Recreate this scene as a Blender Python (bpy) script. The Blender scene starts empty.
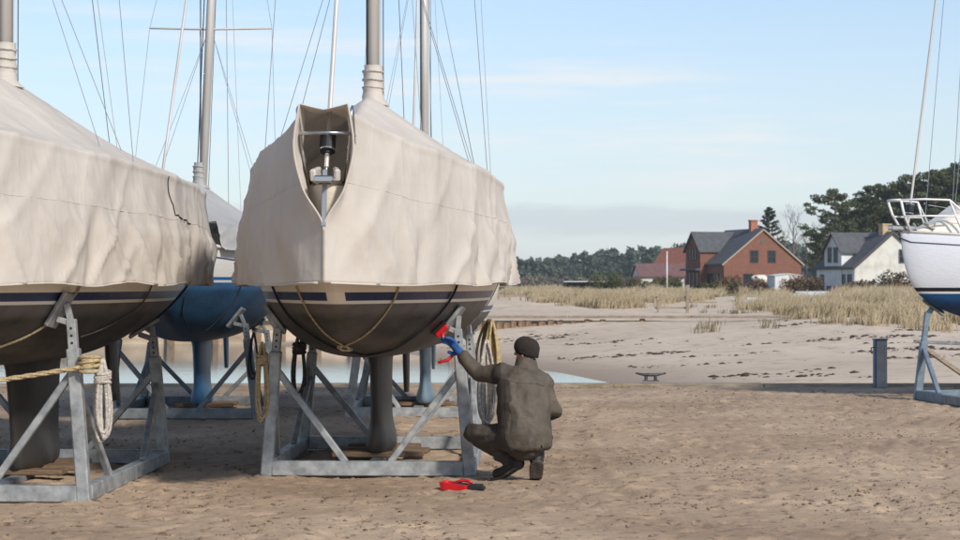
import bpy, bmesh, math, random
import numpy as np
from mathutils import Vector, Matrix, Euler
random.seed(7); RNG = np.random.default_rng(7)
sc = bpy.context.scene
col = sc.collection

# ---------------------------------------------------------------- camera
F = 1900.0; EYE = 1.65; HOR = 283.0            # focal length in photo pixels, eye height, horizon row
cam_d = bpy.data.cameras.new('camera'); cam = bpy.data.objects.new('camera', cam_d); col.objects.link(cam)
cam.location = (0, 0, EYE); cam.rotation_euler = (math.radians(90), 0, 0)
cam_d.sensor_width = 36; cam_d.lens = F/960*36; cam_d.shift_y = (HOR-270)/960
cam_d.clip_end = 6000; cam_d.clip_start = .1
cam_d.dof.use_dof = True; cam_d.dof.focus_distance = 16.5; cam_d.dof.aperture_fstop = 6.3
sc.camera = cam
# ---------------------------------------------------------------- sky and sun
SUN_EL = math.radians(34); SUN_AZ = math.radians(146)   # azimuth clockwise from +Y (view direction)
w = bpy.data.worlds.new('World'); sc.world = w; w.use_nodes = True
nt = w.node_tree; N = nt.nodes; L = nt.links
for n in list(N): N.remove(n)
out = N.new('ShaderNodeOutputWorld'); bg = N.new('ShaderNodeBackground'); bg.inputs[1].default_value = 0.10
sky = N.new('ShaderNodeTexSky'); sky.sky_type = 'NISHITA'; sky.sun_disc = False
sky.sun_elevation = SUN_EL; sky.sun_rotation = SUN_AZ; sky.air_density = 1.0; sky.dust_density = .4; sky.ozone_density = 4.0
def wmath(op, a, b=None, c=None, clamp=False):
    m = N.new('ShaderNodeMath'); m.operation = op; m.use_clamp = clamp
    for i, x in enumerate((a, b, c)):
        if x is None: continue
        if isinstance(x, (int, float)): m.inputs[i].default_value = x
        else: L.new(x, m.inputs[i])
    return m.outputs[0]
tc = N.new('ShaderNodeTexCoord'); sep = N.new('ShaderNodeSeparateXYZ'); L.new(tc.outputs['Generated'], sep.inputs[0])
def wnoise(scale, sc_vec, detail, rough):
    mp = N.new('ShaderNodeMapping'); mp.inputs['Scale'].default_value = sc_vec; L.new(tc.outputs['Generated'], mp.inputs[0])
    n = N.new('ShaderNodeTexNoise'); n.inputs['Scale'].default_value = scale; n.inputs['Detail'].default_value = detail; n.inputs['Roughness'].default_value = rough
    L.new(mp.outputs[0], n.inputs['Vector']); return n.outputs[0]
def ramp(v, lo, hi):
    m = N.new('ShaderNodeMapRange'); m.interpolation_type = 'SMOOTHSTEP'
    m.inputs[1].default_value = lo; m.inputs[2].default_value = hi; L.new(v, m.inputs[0]); return m.outputs[0]
z = sep.outputs['Z']
# a thin veil that whitens the air near the horizon, streaks of cirrus, one flat grey bank low down
hz = N.new('ShaderNodeMix'); hz.data_type = 'RGBA'; L.new(sky.outputs[0], hz.inputs[6]); hz.inputs[7].default_value = (4.5, 4.85, 5.15, 1)
veil = wmath('ADD', wmath('MULTIPLY', wmath('SUBTRACT', 1.0, ramp(z, -.02, .30)), .66), .03); L.new(veil, hz.inputs[0])
cir = wnoise(1.0, (5.0, 5.0, 62.0), 6, .6); wide = wnoise(1.0, (3.0, 3.0, 16.0), 2, .5)
cm = wmath('MULTIPLY', wmath('MULTIPLY', ramp(cir, .47, .70), ramp(wide, .38, .62)), .85)
ci = N.new('ShaderNodeMix'); ci.data_type = 'RGBA'; L.new(cm, ci.inputs[0]); L.new(hz.outputs[2], ci.inputs[6]); ci.inputs[7].default_value = (5.6, 5.7, 5.8, 1)
edge = wnoise(1.0, (14.0, 14.0, 90.0), 5, .6)
zz = wmath('ADD', z, wmath('MULTIPLY', wmath('SUBTRACT', edge, .5), .020))
bank = wmath('MULTIPLY', ramp(zz, .021, .032), wmath('SUBTRACT', 1.0, ramp(zz, .036, .0425)))
bk = wmath('MULTIPLY', wmath('MULTIPLY', bank, ramp(wnoise(1.0, (5.0, 5.0, 9.0), 2, .5), .36, .50)), .55)
cb = N.new('ShaderNodeMix'); cb.data_type = 'RGBA'; L.new(bk, cb.inputs[0]); L.new(ci.outputs[2], cb.inputs[6]); cb.inputs[7].default_value = (3.7, 4.1, 4.55, 1)
L.new(cb.outputs[2], bg.inputs[0]); L.new(bg.outputs[0], out.inputs[0])
sun_d = bpy.data.lights.new('sun', 'SUN'); sun = bpy.data.objects.new('sun', sun_d); col.objects.link(sun)
sun_d.energy = 2.5; sun_d.angle = math.radians(6); sun_d.color = (1, .95, .88)
sdir = Vector((math.sin(SUN_AZ)*math.cos(SUN_EL), math.cos(SUN_AZ)*math.cos(SUN_EL), math.sin(SUN_EL)))
sun.rotation_euler = (-sdir).to_track_quat('-Z', 'Y').to_euler(); sun.location = (30, -30, 40)
sc.view_settings.view_transform = 'Standard'; sc.view_settings.look = 'None'; sc.view_settings.exposure = 0.68; sc.view_settings.gamma = 1
sc.render.engine = 'CYCLES'; sc.cycles.use_denoising = True; sc.cycles.max_bounces = 6; sc.cycles.use_adaptive_sampling = True

# ---------------------------------------------------------------- helpers
def PX(u, v, Y): return ((u-480)/F*Y, Y, EYE-(v-HOR)/F*Y)
def lin(c):
    return tuple((x/255/12.92 if x/255 <= .04045 else ((x/255+.055)/1.055)**2.4) for x in c)
def obj(name, me, mat=None, parent=None, loc=(0,0,0), rz=0, smooth=False):
    o = bpy.data.objects.new(name, me); col.objects.link(o)
    if mat is not None and len(me.materials) == 0: me.materials.append(mat)
    if parent: o.parent = parent
    o.location = loc; o.rotation_euler = (0, 0, rz)
    if smooth: me.polygons.foreach_set('use_smooth', [True]*len(me.polygons))
    return o
def empty(name, loc=(0,0,0), rz=0, parent=None):
    o = bpy.data.objects.new(name, None); col.objects.link(o); o.location = loc; o.rotation_euler = (0,0,rz); o.empty_display_size = .2
    if parent: o.parent = parent
    return o
def tag(o, label, cat, group=None):
    o['label'] = label; o['category'] = cat
    if group: o['group'] = group
    return o
def struct(o): o['kind'] = 'structure'; return o
def stuff(o): o['kind'] = 'stuff'; return o
class MB:
    """collects shapes for one mesh"""
    def __init__(s): s.v = []; s.f = []
    def add(s, vs, fs):
        b = len(s.v); s.v += [tuple(p) for p in vs]; s.f += [tuple(i+b for i in f) for f in fs]; return s
    def box(s, c, d, R=None):
        x, y, z_ = (q/2 for q in d); vs = [Vector((sx*x, sy*y, sz*z_)) for sx in (-1,1) for sy in (-1,1) for sz in (-1,1)]
        if R is not None: vs = [R @ q for q in vs]
        vs = [q+Vector(c) for q in vs]
        return s.add(vs, [(0,1,3,2),(4,6,7,5),(0,4,5,1),(2,3,7,6),(0,2,6,4),(1,5,7,3)])
    def bar(s, p, q, a, b, up=(0,0,1)):
        p, q = Vector(p), Vector(q); d = q-p; l = d.length; d.normalize(); up = Vector(up)
        x = d.cross(up)
        if x.length < 1e-4: x = d.cross(Vector((0,1,0)))
        x.normalize(); y = x.cross(d)
        return s.box((p+q)/2, (a, l, b), Matrix((x, d, y)).transposed())
    def tube(s, pts, r, n=8, cap=True, closed=False):
        pts = [Vector(p) for p in pts]; m = len(pts); rr = r if hasattr(r, '__len__') else [r]*m
        rings = []; ref = None
        for i in range(m):
            if closed: t = pts[(i+1)%m]-pts[i-1]
            else: t = pts[min(i+1,m-1)]-pts[max(i-1,0)]
            if t.length < 1e-9: t = Vector((0,0,1))
            t.normalize()
            if ref is None: ref = t.orthogonal()
            ref = (ref-t*ref.dot(t))
            if ref.length < 1e-6: ref = t.orthogonal()
            ref.normalize(); bi = t.cross(ref)
            rings.append([pts[i]+(ref*math.cos(2*math.pi*k/n)+bi*math.sin(2*math.pi*k/n))*rr[i] for k in range(n)])
        vs = [p for r_ in rings for p in r_]; fs = []
        for i in range(m if closed else m-1):
            j = (i+1) % m
            for k in range(n): fs.append((i*n+k, i*n+(k+1)%n, j*n+(k+1)%n, j*n+k))
        if cap and not closed: fs += [tuple(range(n))[::-1], tuple((m-1)*n+k for k in range(n))]
        return s.add(vs, fs)
    def loft(s, rings, cap=True):
        n = len(rings[0]); m = len(rings); vs = [p for r_ in rings for p in r_]; fs = []
        for i in range(m-1):
            for k in range(n): fs.append((i*n+k, i*n+(k+1)%n, (i+1)*n+(k+1)%n, (i+1)*n+k))
        if cap: fs += [tuple(range(n))[::-1], tuple((m-1)*n+k for k in range(n))]
        return s.add(vs, fs)
    def ell(s, c, r, n=16, m=10, R=None):
        vs = []; fs = []
        for i in range(m+1):
            a = math.pi*i/m
            for k in range(n):
                b = 2*math.pi*k/n; q = Vector((r[0]*math.sin(a)*math.cos(b), r[1]*math.sin(a)*math.sin(b), r[2]*math.cos(a)))
                if R is not None: q = R @ q
                vs.append(q+Vector(c))
        for i in range(m):
            for k in range(n): fs.append((i*n+k, (i+1)*n+k, (i+1)*n+(k+1)%n, i*n+(k+1)%n))
        return s.add(vs, fs)
    def cap(s, p, q, r1, r2, n=14):
        p, q = Vector(p), Vector(q); d = (q-p).normalized(); pts = []; rr = []
        for a in (-80,-60,-35,-10): pts.append(p+d*r1*math.sin(math.radians(a))); rr.append(r1*math.cos(math.radians(a)))
        for a in (10,35,60,80): pts.append(q+d*r2*math.sin(math.radians(a))); rr.append(r2*math.cos(math.radians(a)))
        return s.tube(pts, rr, n)
    def mesh(s, name='mesh', bevel=0, weld=False):
        me = bpy.data.meshes.new(name); me.from_pydata(s.v, [], s.f)
        if bevel or weld:
            bm = bmesh.new(); bm.from_mesh(me)
            if weld: bmesh.ops.remove_doubles(bm, verts=bm.verts, dist=1e-4)
            if bevel: bmesh.ops.bevel(bm, geom=list(bm.edges), offset=bevel, segments=1, affect='EDGES', profile=.5)
            bm.to_mesh(me); bm.free()
        me.update(); return me
    def build(s, name, mat, parent=None, bevel=0, smooth=False, loc=(0,0,0), rz=0, weld=False):
        return obj(name, s.mesh(name, bevel, weld), mat, parent, loc, rz, smooth)
def grid_mesh(name, G, wrap=False):
    """G: (n,m,3) array -> quad mesh"""
    n, m = G.shape[:2]; V = G.reshape(-1, 3); idx = np.arange(n*m).reshape(n, m)
    if wrap: idx = np.concatenate([idx, idx[:, :1]], 1)
    a = idx[:-1,:-1].ravel(); b = idx[:-1,1:].ravel(); c = idx[1:,1:].ravel(); d = idx[1:,:-1].ravel()
    return raw_mesh(name, V, np.stack([a,b,c,d], 1))
def raw_mesh(name, V, Fq):
    me = bpy.data.meshes.new(name); V = np.asarray(V, np.float32); Fq = np.asarray(Fq, np.int32); k = Fq.shape[1]
    me.vertices.add(len(V)); me.vertices.foreach_set('co', V.ravel())
    me.loops.add(Fq.size); me.loops.foreach_set('vertex_index', Fq.ravel())
    me.polygons.add(len(Fq)); me.polygons.foreach_set('loop_start', np.arange(0, Fq.size, k, dtype=np.int32))
    me.polygons.foreach_set('loop_total', np.full(len(Fq), k, np.int32)); me.update(calc_edges=True); return me
_perm = np.random.default_rng(3).permutation(512)
def pn(x, y, seed=0):
    x = np.asarray(x, float); y = np.asarray(y, float); xi = np.floor(x).astype(int); yi = np.floor(y).astype(int); xf = x-xi; yf = y-yi
    u = xf*xf*xf*(xf*(xf*6-15)+10); v = yf*yf*yf*(yf*(yf*6-15)+10)
    def g(ix, iy, dx, dy):
        h = _perm[(_perm[(ix+seed*17) & 511]+iy) & 511]*(2*math.pi/512*7.0); return np.cos(h)*dx+np.sin(h)*dy
    a = g(xi,yi,xf,yf); b = g(xi+1,yi,xf-1,yf); c = g(xi,yi+1,xf,yf-1); d = g(xi+1,yi+1,xf-1,yf-1)
    return (a+(b-a)*u)+((c+(d-c)*u)-(a+(b-a)*u))*v
def fbm(x, y, o=4, seed=0, g=.5):
    t = 0; amp = 1
    for i in range(o): t = t+amp*pn(x*2**i, y*2**i, seed+i); amp *= g
    return t
def sstep(a, b, x): t = np.clip((np.asarray(x, float)-a)/(b-a), 0, 1); return t*t*(3-2*t)
def hspline(xs, ys):
    """monotone-ish cubic through points, as a vectorised function"""
    xs = np.array(xs, float); ys = np.array(ys, float); d = np.diff(ys)/np.diff(xs); mm = np.zeros(len(xs)); mm[0] = d[0]; mm[-1] = d[-1]
    for i in range(1, len(xs)-1): mm[i] = 0 if d[i-1]*d[i] <= 0 else 2*d[i-1]*d[i]/(d[i-1]+d[i])
    def f(x):
        x = np.clip(np.asarray(x, float), xs[0], xs[-1]); i = np.clip(np.searchsorted(xs, x)-1, 0, len(xs)-2); h = xs[i+1]-xs[i]; t = (x-xs[i])/h
        return (2*t**3-3*t**2+1)*ys[i]+(t**3-2*t**2+t)*h*mm[i]+(-2*t**3+3*t**2)*ys[i+1]+(t**3-t**2)*h*mm[i+1]
    return f

# ---------------------------------------------------------------- materials
def mat(name, c1, c2=None, scale=6, rough=.7, bump=0, bscale=40, metal=0, detail=5, lo=.35, hi=.65, sc3=(1,1,1), spec=.5, extra=None):
    m = bpy.data.materials.new(name); m.use_nodes = True; t = m.node_tree; b = t.nodes['Principled BSDF']
    b.inputs['Roughness'].default_value = rough; b.inputs['Metallic'].default_value = metal
    b.inputs['Specular IOR Level'].default_value = spec
    co = t.nodes.new('ShaderNodeTexCoord'); mp = t.nodes.new('ShaderNodeMapping'); mp.inputs['Scale'].default_value = sc3
    t.links.new(co.outputs['Object'], mp.inputs[0])
    c = lin(c1)+(1,)
    if c2 is None: b.inputs['Base Color'].default_value = c
    else:
        n = t.nodes.new('ShaderNodeTexNoise'); n.inputs['Scale'].default_value = scale; n.inputs['Detail'].default_value = detail; n.inputs['Roughness'].default_value = .6
        t.links.new(mp.outputs[0], n.inputs['Vector'])
        r = t.nodes.new('ShaderNodeMapRange'); r.inputs[1].default_value = lo; r.inputs[2].default_value = hi; t.links.new(n.outputs[0], r.inputs[0])
        x = t.nodes.new('ShaderNodeMix'); x.data_type = 'RGBA'; x.inputs[6].default_value = c; x.inputs[7].default_value = lin(c2)+(1,)
        t.links.new(r.outputs[0], x.inputs[0]); t.links.new(x.outputs[2], b.inputs['Base Color'])
    if bump:
        n2 = t.nodes.new('ShaderNodeTexNoise'); n2.inputs['Scale'].default_value = bscale; n2.inputs['Detail'].default_value = 6
        t.links.new(mp.outputs[0], n2.inputs['Vector'])
        bp = t.nodes.new('ShaderNodeBump'); bp.inputs['Strength'].default_value = min(1, bump); bp.inputs['Distance'].default_value = .02 if bump <= 1 else .02*bump
        t.links.new(n2.outputs[0], bp.inputs['Height']); t.links.new(bp.outputs[0], b.inputs['Normal'])
    return m
def T(m): return m.node_tree, m.node_tree.nodes['Principled BSDF']
def hull_mat(name, top, stripe, boot, under, under2, z0=1.49, z1=1.515, z2=1.58, gap=.07, patch=None):
    """paint scheme split by height on the hull, worn antifouling below"""
    m = mat(name, under, under2, scale=2.6, rough=.42, bump=.2, bscale=22, detail=10, lo=.40, hi=.62, spec=.4, sc3=(1,.6,2)); t, b = T(m); n, l = t.nodes, t.links
    co = n.new('ShaderNodeTexCoord'); sp = n.new('ShaderNodeSeparateXYZ'); l.new(co.outputs['Object'], sp.inputs[0])
    def gt(src, v):
        q = n.new('ShaderNodeMath'); q.operation = 'GREATER_THAN'; l.new(src, q.inputs[0]); q.inputs[1].default_value = v; return q.outputs[0]
    def mx(f, a, bcol):
        q = n.new('ShaderNodeMix'); q.data_type = 'RGBA'; l.new(f, q.inputs[0])
        if isinstance(a, tuple): q.inputs[6].default_value = a
        else: l.new(a, q.inputs[6])
        if isinstance(bcol, tuple): q.inputs[7].default_value = bcol
        else: l.new(bcol, q.inputs[7])
        return q.outputs[2]
    base = b.inputs['Base Color'].links[0].from_socket
    zc = sp.outputs['Z']
    # lighter scrubbed band just under the boot top
    mr = n.new('ShaderNodeMapRange'); mr.interpolation_type = 'SMOOTHSTEP'; mr.inputs[1].default_value = z0-.13; mr.inputs[2].default_value = z0-.05; l.new(zc, mr.inputs[0])
    nz = n.new('ShaderNodeTexNoise'); nz.inputs['Scale'].default_value = 5; nz.inputs['Detail'].default_value = 6; l.new(co.outputs['Object'], nz.inputs['Vector'])
    mm = n.new('ShaderNodeMath'); mm.operation = 'MULTIPLY'; l.new(mr.outputs[0], mm.inputs[0]); l.new(nz.outputs[0], mm.inputs[1])
    base = mx(mm.outputs[0], base, lin(patch or tuple(min(255, x+45) for x in under))+(1,))
    # dirt on the topsides
    ns = n.new('ShaderNodeTexNoise'); ns.inputs['Scale'].default_value = 1.3; ns.inputs['Detail'].default_value = 7; l.new(co.outputs['Object'], ns.inputs['Vector'])
    tcol = mx(ns.outputs[0], lin(top)+(1,), lin(tuple(x*.93 for x in top))+(1,))
    ax = n.new('ShaderNodeMath'); ax.operation = 'ABSOLUTE'; l.new(sp.outputs['X'], ax.inputs[0])
    scol = mx(gt(ax.outputs[0], gap), lin(top)+(1,), lin(stripe)+(1,))
    c = mx(gt(zc, z0), base, lin(boot)+(1,)); c = mx(gt(zc, z1), c, scol); c = mx(gt(zc, z2), c, tcol)
    l.new(c, b.inputs['Base Color'])
    rg = n.new('ShaderNodeMix'); rg.data_type = 'FLOAT'; l.new(gt(zc, z0), rg.inputs[0]); rg.inputs[2].default_value = .5; rg.inputs[3].default_value = .28; l.new(rg.outputs[0], b.inputs['Roughness'])
    return m
def canvas_mat(name, c1, c2):
    m = mat(name, c1, c2, scale=1.6, rough=.85, bump=.10, bscale=9, detail=8, lo=.3, hi=.8, spec=.2); t, b = T(m); n, l = t.nodes, t.links
    tr = n.new('ShaderNodeBsdfTranslucent'); mx = n.new('ShaderNodeMixShader'); mx.inputs[0].default_value = .32
    src = b.inputs['Base Color'].links[0].from_socket; l.new(src, tr.inputs[0])
    l.new(b.outputs[0], mx.inputs[1]); l.new(tr.outputs[0], mx.inputs[2]); l.new(mx.outputs[0], n['Material Output'].inputs[0])
    bp = b.inputs['Normal'].links[0].from_node; co = n.new('ShaderNodeTexCoord'); prev = None
    for sc3, rot, st in (((2.6,2.6,.9), (.0,.5,.2), .30), ((5,5,2.2), (.4,-.7,.3), .16), ((1.1,1.1,7), (0,.1,0), .06)):
        mp = n.new('ShaderNodeMapping'); mp.inputs['Scale'].default_value = sc3; mp.inputs['Rotation'].default_value = rot; l.new(co.outputs['Object'], mp.inputs[0])
        nz = n.new('ShaderNodeTexNoise'); nz.inputs['Scale'].default_value = 1; nz.inputs['Detail'].default_value = 2; l.new(mp.outputs[0], nz.inputs['Vector'])
        s1 = n.new('ShaderNodeMath'); s1.operation = 'SUBTRACT'; l.new(nz.outputs[0], s1.inputs[0]); s1.inputs[1].default_value = .5
        s2 = n.new('ShaderNodeMath'); s2.operation = 'ABSOLUTE'; l.new(s1.outputs[0], s2.inputs[0])
        s3 = n.new('ShaderNodeMath'); s3.operation = 'POWER'; l.new(s2.outputs[0], s3.inputs[0]); s3.inputs[1].default_value = .6
        q = n.new('ShaderNodeBump'); q.invert = True; q.inputs['Strength'].default_value = st; q.inputs['Distance'].default_value = .05; l.new(s3.outputs[0], q.inputs['Height'])
        if prev: l.new(prev.outputs[0], q.inputs['Normal'])
        prev = q
    l.new(prev.outputs[0], bp.inputs['Normal'])
    return m
M = {}
M['canvas'] = canvas_mat('cover_canvas', (226,217,205), (208,198,185))
M['canvas_grey'] = canvas_mat('cover_canvas_grey', (200,198,194), (180,178,174))
M['hull'] = hull_mat('hull_cream', (236,226,208), (30,44,84), (232,226,214), (74,69,63), (42,39,35))
M['hull_blue'] = hull_mat('hull_blue_bottom', (226,222,212), (40,96,150), (212,214,212), (36,72,100), (26,56,82), z0=1.80, z1=1.83, z2=1.87, gap=0, patch=(60,112,156))
M['hull_white'] = hull_mat('hull_white_blue', (218,220,224), (26,30,40), (225,225,225), (22,70,116), (16,52,92), z0=1.50, z1=1.53, z2=1.585, gap=0, patch=(30,90,140))
M['deck'] = mat('deck_gelcoat', (222,216,204), (206,198,184), rough=.4)
M['under'] = mat('antifouling', (64,60,55), (42,39,36), scale=2.5, rough=.5, bump=.2, bscale=25, detail=8, sc3=(1,1,.4))
M['under_blue'] = mat('antifouling_blue', (50,96,132), (36,76,110), scale=2.5, rough=.45, bump=.15, bscale=25, sc3=(1,1,.4))
M['under_pale'] = mat('antifouling_pale', (120,140,152), (100,118,130), scale=3, rough=.5)
M['steel'] = mat('polished_steel', (190,190,190), None, rough=.22, metal=1)
M['alu'] = mat('anodised_aluminium', (200,194,186), (182,176,168), scale=3, rough=.45, metal=.2, sc3=(1,1,.15))
M['wire'] = mat('steel_wire', (150,152,156), None, rough=.4, metal=.6)
M['wire_pale'] = mat('pale_line', (180,178,172), None, rough=.7)
M['galv'] = mat('galvanised_steel', (172,173,171), (126,129,129), scale=9, rough=.52, metal=.35, bump=.06, bscale=60, detail=7)
M['galv_dark'] = mat('galvanised_worn', (132,136,137), (102,106,108), scale=9, rough=.58, metal=.35, bump=.06, bscale=60, detail=7)
M['galv_blue'] = mat('galvanised_blue_grey', (122,136,146), (96,110,120), scale=9, rough=.55, metal=.3, bump=.06, bscale=60)
M['wood'] = mat('weathered_timber', (128,104,80), (92,72,54), scale=4, rough=.85, bump=.5, bscale=14, sc3=(1,8,8))
M['wood_grey'] = mat('grey_timber', (158,142,122), (120,106,90), scale=3, rough=.9, bump=.5, bscale=12, sc3=(1,6,6))
M['wall_stone'] = mat('pale_stone', (196,176,148), (150,128,104), scale=.8, rough=.95, bump=.6, bscale=3, sc3=(1,1,3))
M['pile'] = mat('pile_timber', (150,124,96), (100,80,62), scale=3, rough=.9, bump=.5, bscale=10, sc3=(4,4,1))
M['rope_tan'] = mat('tan_rope', (198,178,138), (160,138,100), scale=40, rough=.9, bump=.8, bscale=90)
M['rope_white'] = mat('pale_rope', (206,198,184), (160,150,138), scale=40, rough=.9, bump=.8, bscale=90)
M['rope_dark'] = mat('dark_rope', (96,92,88), (62,60,58), scale=40, rough=.9, bump=.6, bscale=90)
M['strap'] = mat('black_webbing', (26,25,27), None, rough=.8)
M['black'] = mat('black_plastic', (24,24,26), (34,34,36), rough=.5)
M['rubber'] = mat('rubber', (30,29,28), (48,45,42), scale=20, rough=.8)
M['red'] = mat('red_plastic', (196,28,34), (176,22,28), scale=8, rough=.35)

# ---------------------------------------------------------------- ground of the boat yard
QY = 30.3
def yard_height(X, Y):
    h = .034*fbm(X*.35, Y*.30, 3, 1)+.009*fbm(X*1.9, Y*1.5, 4, 5)
    cl = fbm(X*4.6, Y*3.2, 3, 9)
    h = h+.075*np.clip(cl-.16, 0, 1)*sstep(-.25, .35, fbm(X*.6, Y*.5, 2, 21))+.010*pn(X*14, Y*9, 30)+.006*pn(X*23, Y*15, 31)
    # footprints: small hollows with raised rims
    q = pn(X*4.4, Y*3.0, 41)+.15*pn(X*1.1, Y*.8, 44); h = h-.024*sstep(.26, .40, q)+.012*np.exp(-((q-.20)/.05)**2)
    h = h-.024*sstep(.27, .42, pn(X*7.3, Y*4.4, 43))
    # tyre tracks with tread
    for k, (x0, a, b) in enumerate(((2.9, .08, .016), (4.1, .08, .016), (1.2, -.10, .010))):
        d = X-(x0+a*(Y-13)+b*(Y-13)**2); on = np.exp(-(d/.11)**4)*sstep(-.3, .25, pn(Y*.45, X*0+k*7.3, 50+k))
        h = h-on*(.012+.007*np.sign(np.sin(Y*46+d*30)))+.010*np.exp(-((np.abs(d)-.17)/.05)**2)*sstep(-.3, .25, pn(Y*.45, X*0+k*7.3, 50+k))
    return h
xs = np.concatenate([np.linspace(-60,-9,30), np.arange(-8.6, 9.4, .042), np.linspace(9.8,60,30)])
ys = np.concatenate([np.linspace(-40,11.5,30), 11.9*np.exp(np.linspace(0, math.log((QY-.16)/11.9), 430))])
XX, YY = np.meshgrid(xs, ys)
ZZ = .88*yard_height(XX, YY)*sstep(QY, QY-1.2, YY)
def sand_mat(name, c1, c2, c3, s1=.45, s2=9, bump=.9, wet=None, th=(.52,.72)):
    m = mat(name, c1, c2, scale=s1, rough=.95, detail=8, lo=.36, hi=.64, spec=.15); t, b = T(m); n, l = t.nodes, t.links
    co = n.new('ShaderNodeTexCoord')
    a = n.new('ShaderNodeTexNoise'); a.inputs['Scale'].default_value = s2; a.inputs['Detail'].default_value = 8; a.inputs['Roughness'].default_value = .7; l.new(co.outputs['Object'], a.inputs['Vector'])
    r = n.new('ShaderNodeMapRange'); r.inputs[1].default_value = th[0]; r.inputs[2].default_value = th[1]; l.new(a.outputs[0], r.inputs[0])
    x = n.new('ShaderNodeMix'); x.data_type = 'RGBA'; l.new(r.outputs[0], x.inputs[0]); l.new(b.inputs['Base Color'].links[0].from_socket, x.inputs[6]); x.inputs[7].default_value = lin(c3)+(1,)
    g = n.new('ShaderNodeTexNoise'); g.inputs['Scale'].default_value = 160; g.inputs['Detail'].default_value = 4; l.new(co.outputs['Object'], g.inputs['Vector'])
    mx = n.new('ShaderNodeMix'); mx.data_type = 'RGBA'; mx.blend_type = 'OVERLAY'; mx.inputs[0].default_value = .55; l.new(x.outputs[2], mx.inputs[6]); l.new(g.outputs[0], mx.inputs[7])
    cur = mx.outputs[2]
    if wet is not None:   # damp sand close to the water level
        sp = n.new('ShaderNodeSeparateXYZ'); l.new(co.outputs['Object'], sp.inputs[0])
        wr = n.new('ShaderNodeMapRange'); wr.interpolation_type = 'SMOOTHSTEP'; wr.inputs[1].default_value = wet[0]; wr.inputs[2].default_value = wet[1]; l.new(sp.outputs['Z'], wr.inputs[0])
        wx = n.new('ShaderNodeMix'); wx.data_type = 'RGBA'; l.new(wr.outputs[0], wx.inputs[0]); wx.inputs[6].default_value = lin(wet[2])+(1,); l.new(cur, wx.inputs[7]); cur = wx.outputs[2]
    l.new(cur, b.inputs['Base Color'])
    hb = n.new('ShaderNodeBump'); hb.inputs['Strength'].default_value = bump; hb.inputs['Distance'].default_value = .012
    a2 = n.new('ShaderNodeTexNoise'); a2.inputs['Scale'].default_value = 26; a2.inputs['Detail'].default_value = 8; a2.inputs['Roughness'].default_value = .7; l.new(co.outputs['Object'], a2.inputs['Vector'])
    l.new(a2.outputs[0], hb.inputs['Height']); l.new(hb.outputs[0], b.inputs['Normal'])
    return m
M['yard'] = sand_mat('yard_sand', (182,158,132), (152,129,106), (112,91,74), s2=7.5, th=(.56,.64))
M['beach'] = sand_mat('beach_sand', (204,186,164), (188,169,147), (152,133,113), s1=.12, s2=1.6, bump=.35, wet=(-.72, -.46, (150,132,114)))
struct(obj('ground', grid_mesh('ground', np.stack([XX, YY, ZZ], 2)), M['yard'], smooth=True))
# loose clods, pebbles and bits of weed scattered over the yard
def rock_cloud(n, xr, yr, smin, smax, zf, flat=.6, clump=None):
    base = np.array([(1,0,0),(-1,0,0),(0,1,0),(0,-1,0),(0,0,1),(0,0,-1)], float)
    tri = np.array([(0,2,4),(2,1,4),(1,3,4),(3,0,4),(2,0,5),(1,2,5),(3,1,5),(0,3,5)])
    V = []; Fc = []
    X = RNG.uniform(*xr, n); Y = yr[0]*np.exp(RNG.uniform(0, 1, n)*math.log(yr[1]/yr[0]))
    if clump is not None:
        keep = clump(X, Y) > RNG.uniform(0, 1, n); X = X[keep]; Y = Y[keep]; n = len(X)
    S = smin*(smax/smin)**(RNG.uniform(0, 1, n)**2.2); Z = zf(X, Y)
    P = base[None]*S[:,None,None]*RNG.uniform(.6, 1.3, (n,6,1))*np.array([1,1,flat])
    a = RNG.uniform(0, 6.28, n); c, s = np.cos(a)[:,None], np.sin(a)[:,None]
    P = np.stack([P[:,:,0]*c-P[:,:,1]*s, P[:,:,0]*s+P[:,:,1]*c, P[:,:,2]], 2)+np.stack([X,Y,Z+S*.15], 1)[:,None]
    return P.reshape(-1,3), (tri[None]+6*np.arange(n)[:,None,None]).reshape(-1,3)
V, Fc = rock_cloud(32000, (-7.5, 9), (12.2, 29.6), .005, .024, yard_height, clump=lambda X, Y: .06+.9*sstep(-.05, .45, fbm(X*.8, Y*.6, 3, 77)))
M['clod'] = mat('sand_clods', (150,127,104), (96,78,63), scale=9, rough=.95)
stuff(tag(obj('sand_clods', raw_mesh('sand_clods', V, Fc), M['clod']), 'loose clods and pebbles strewn over the sandy yard', 'pebbles'))

# ---------------------------------------------------------------- quay edge
struct(MB().box((0, QY+.02, -1.0), (120, .3, 1.98)).build('quay_wall', M['wood_grey']))
qe = empty('quay_edge', (0, QY+.05, 0)); struct(qe)
x = -20.0; k = 0
while x < 24:
    l_ = 3.6+random.uniform(-.4, .6)
    MB().box((x+l_/2, random.uniform(-.012,.012), -.005+random.uniform(-.005,.005)), (l_-.015, .30, .10)).build('plank', M['wood_grey'], qe, bevel=.012)
    x += l_

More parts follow.
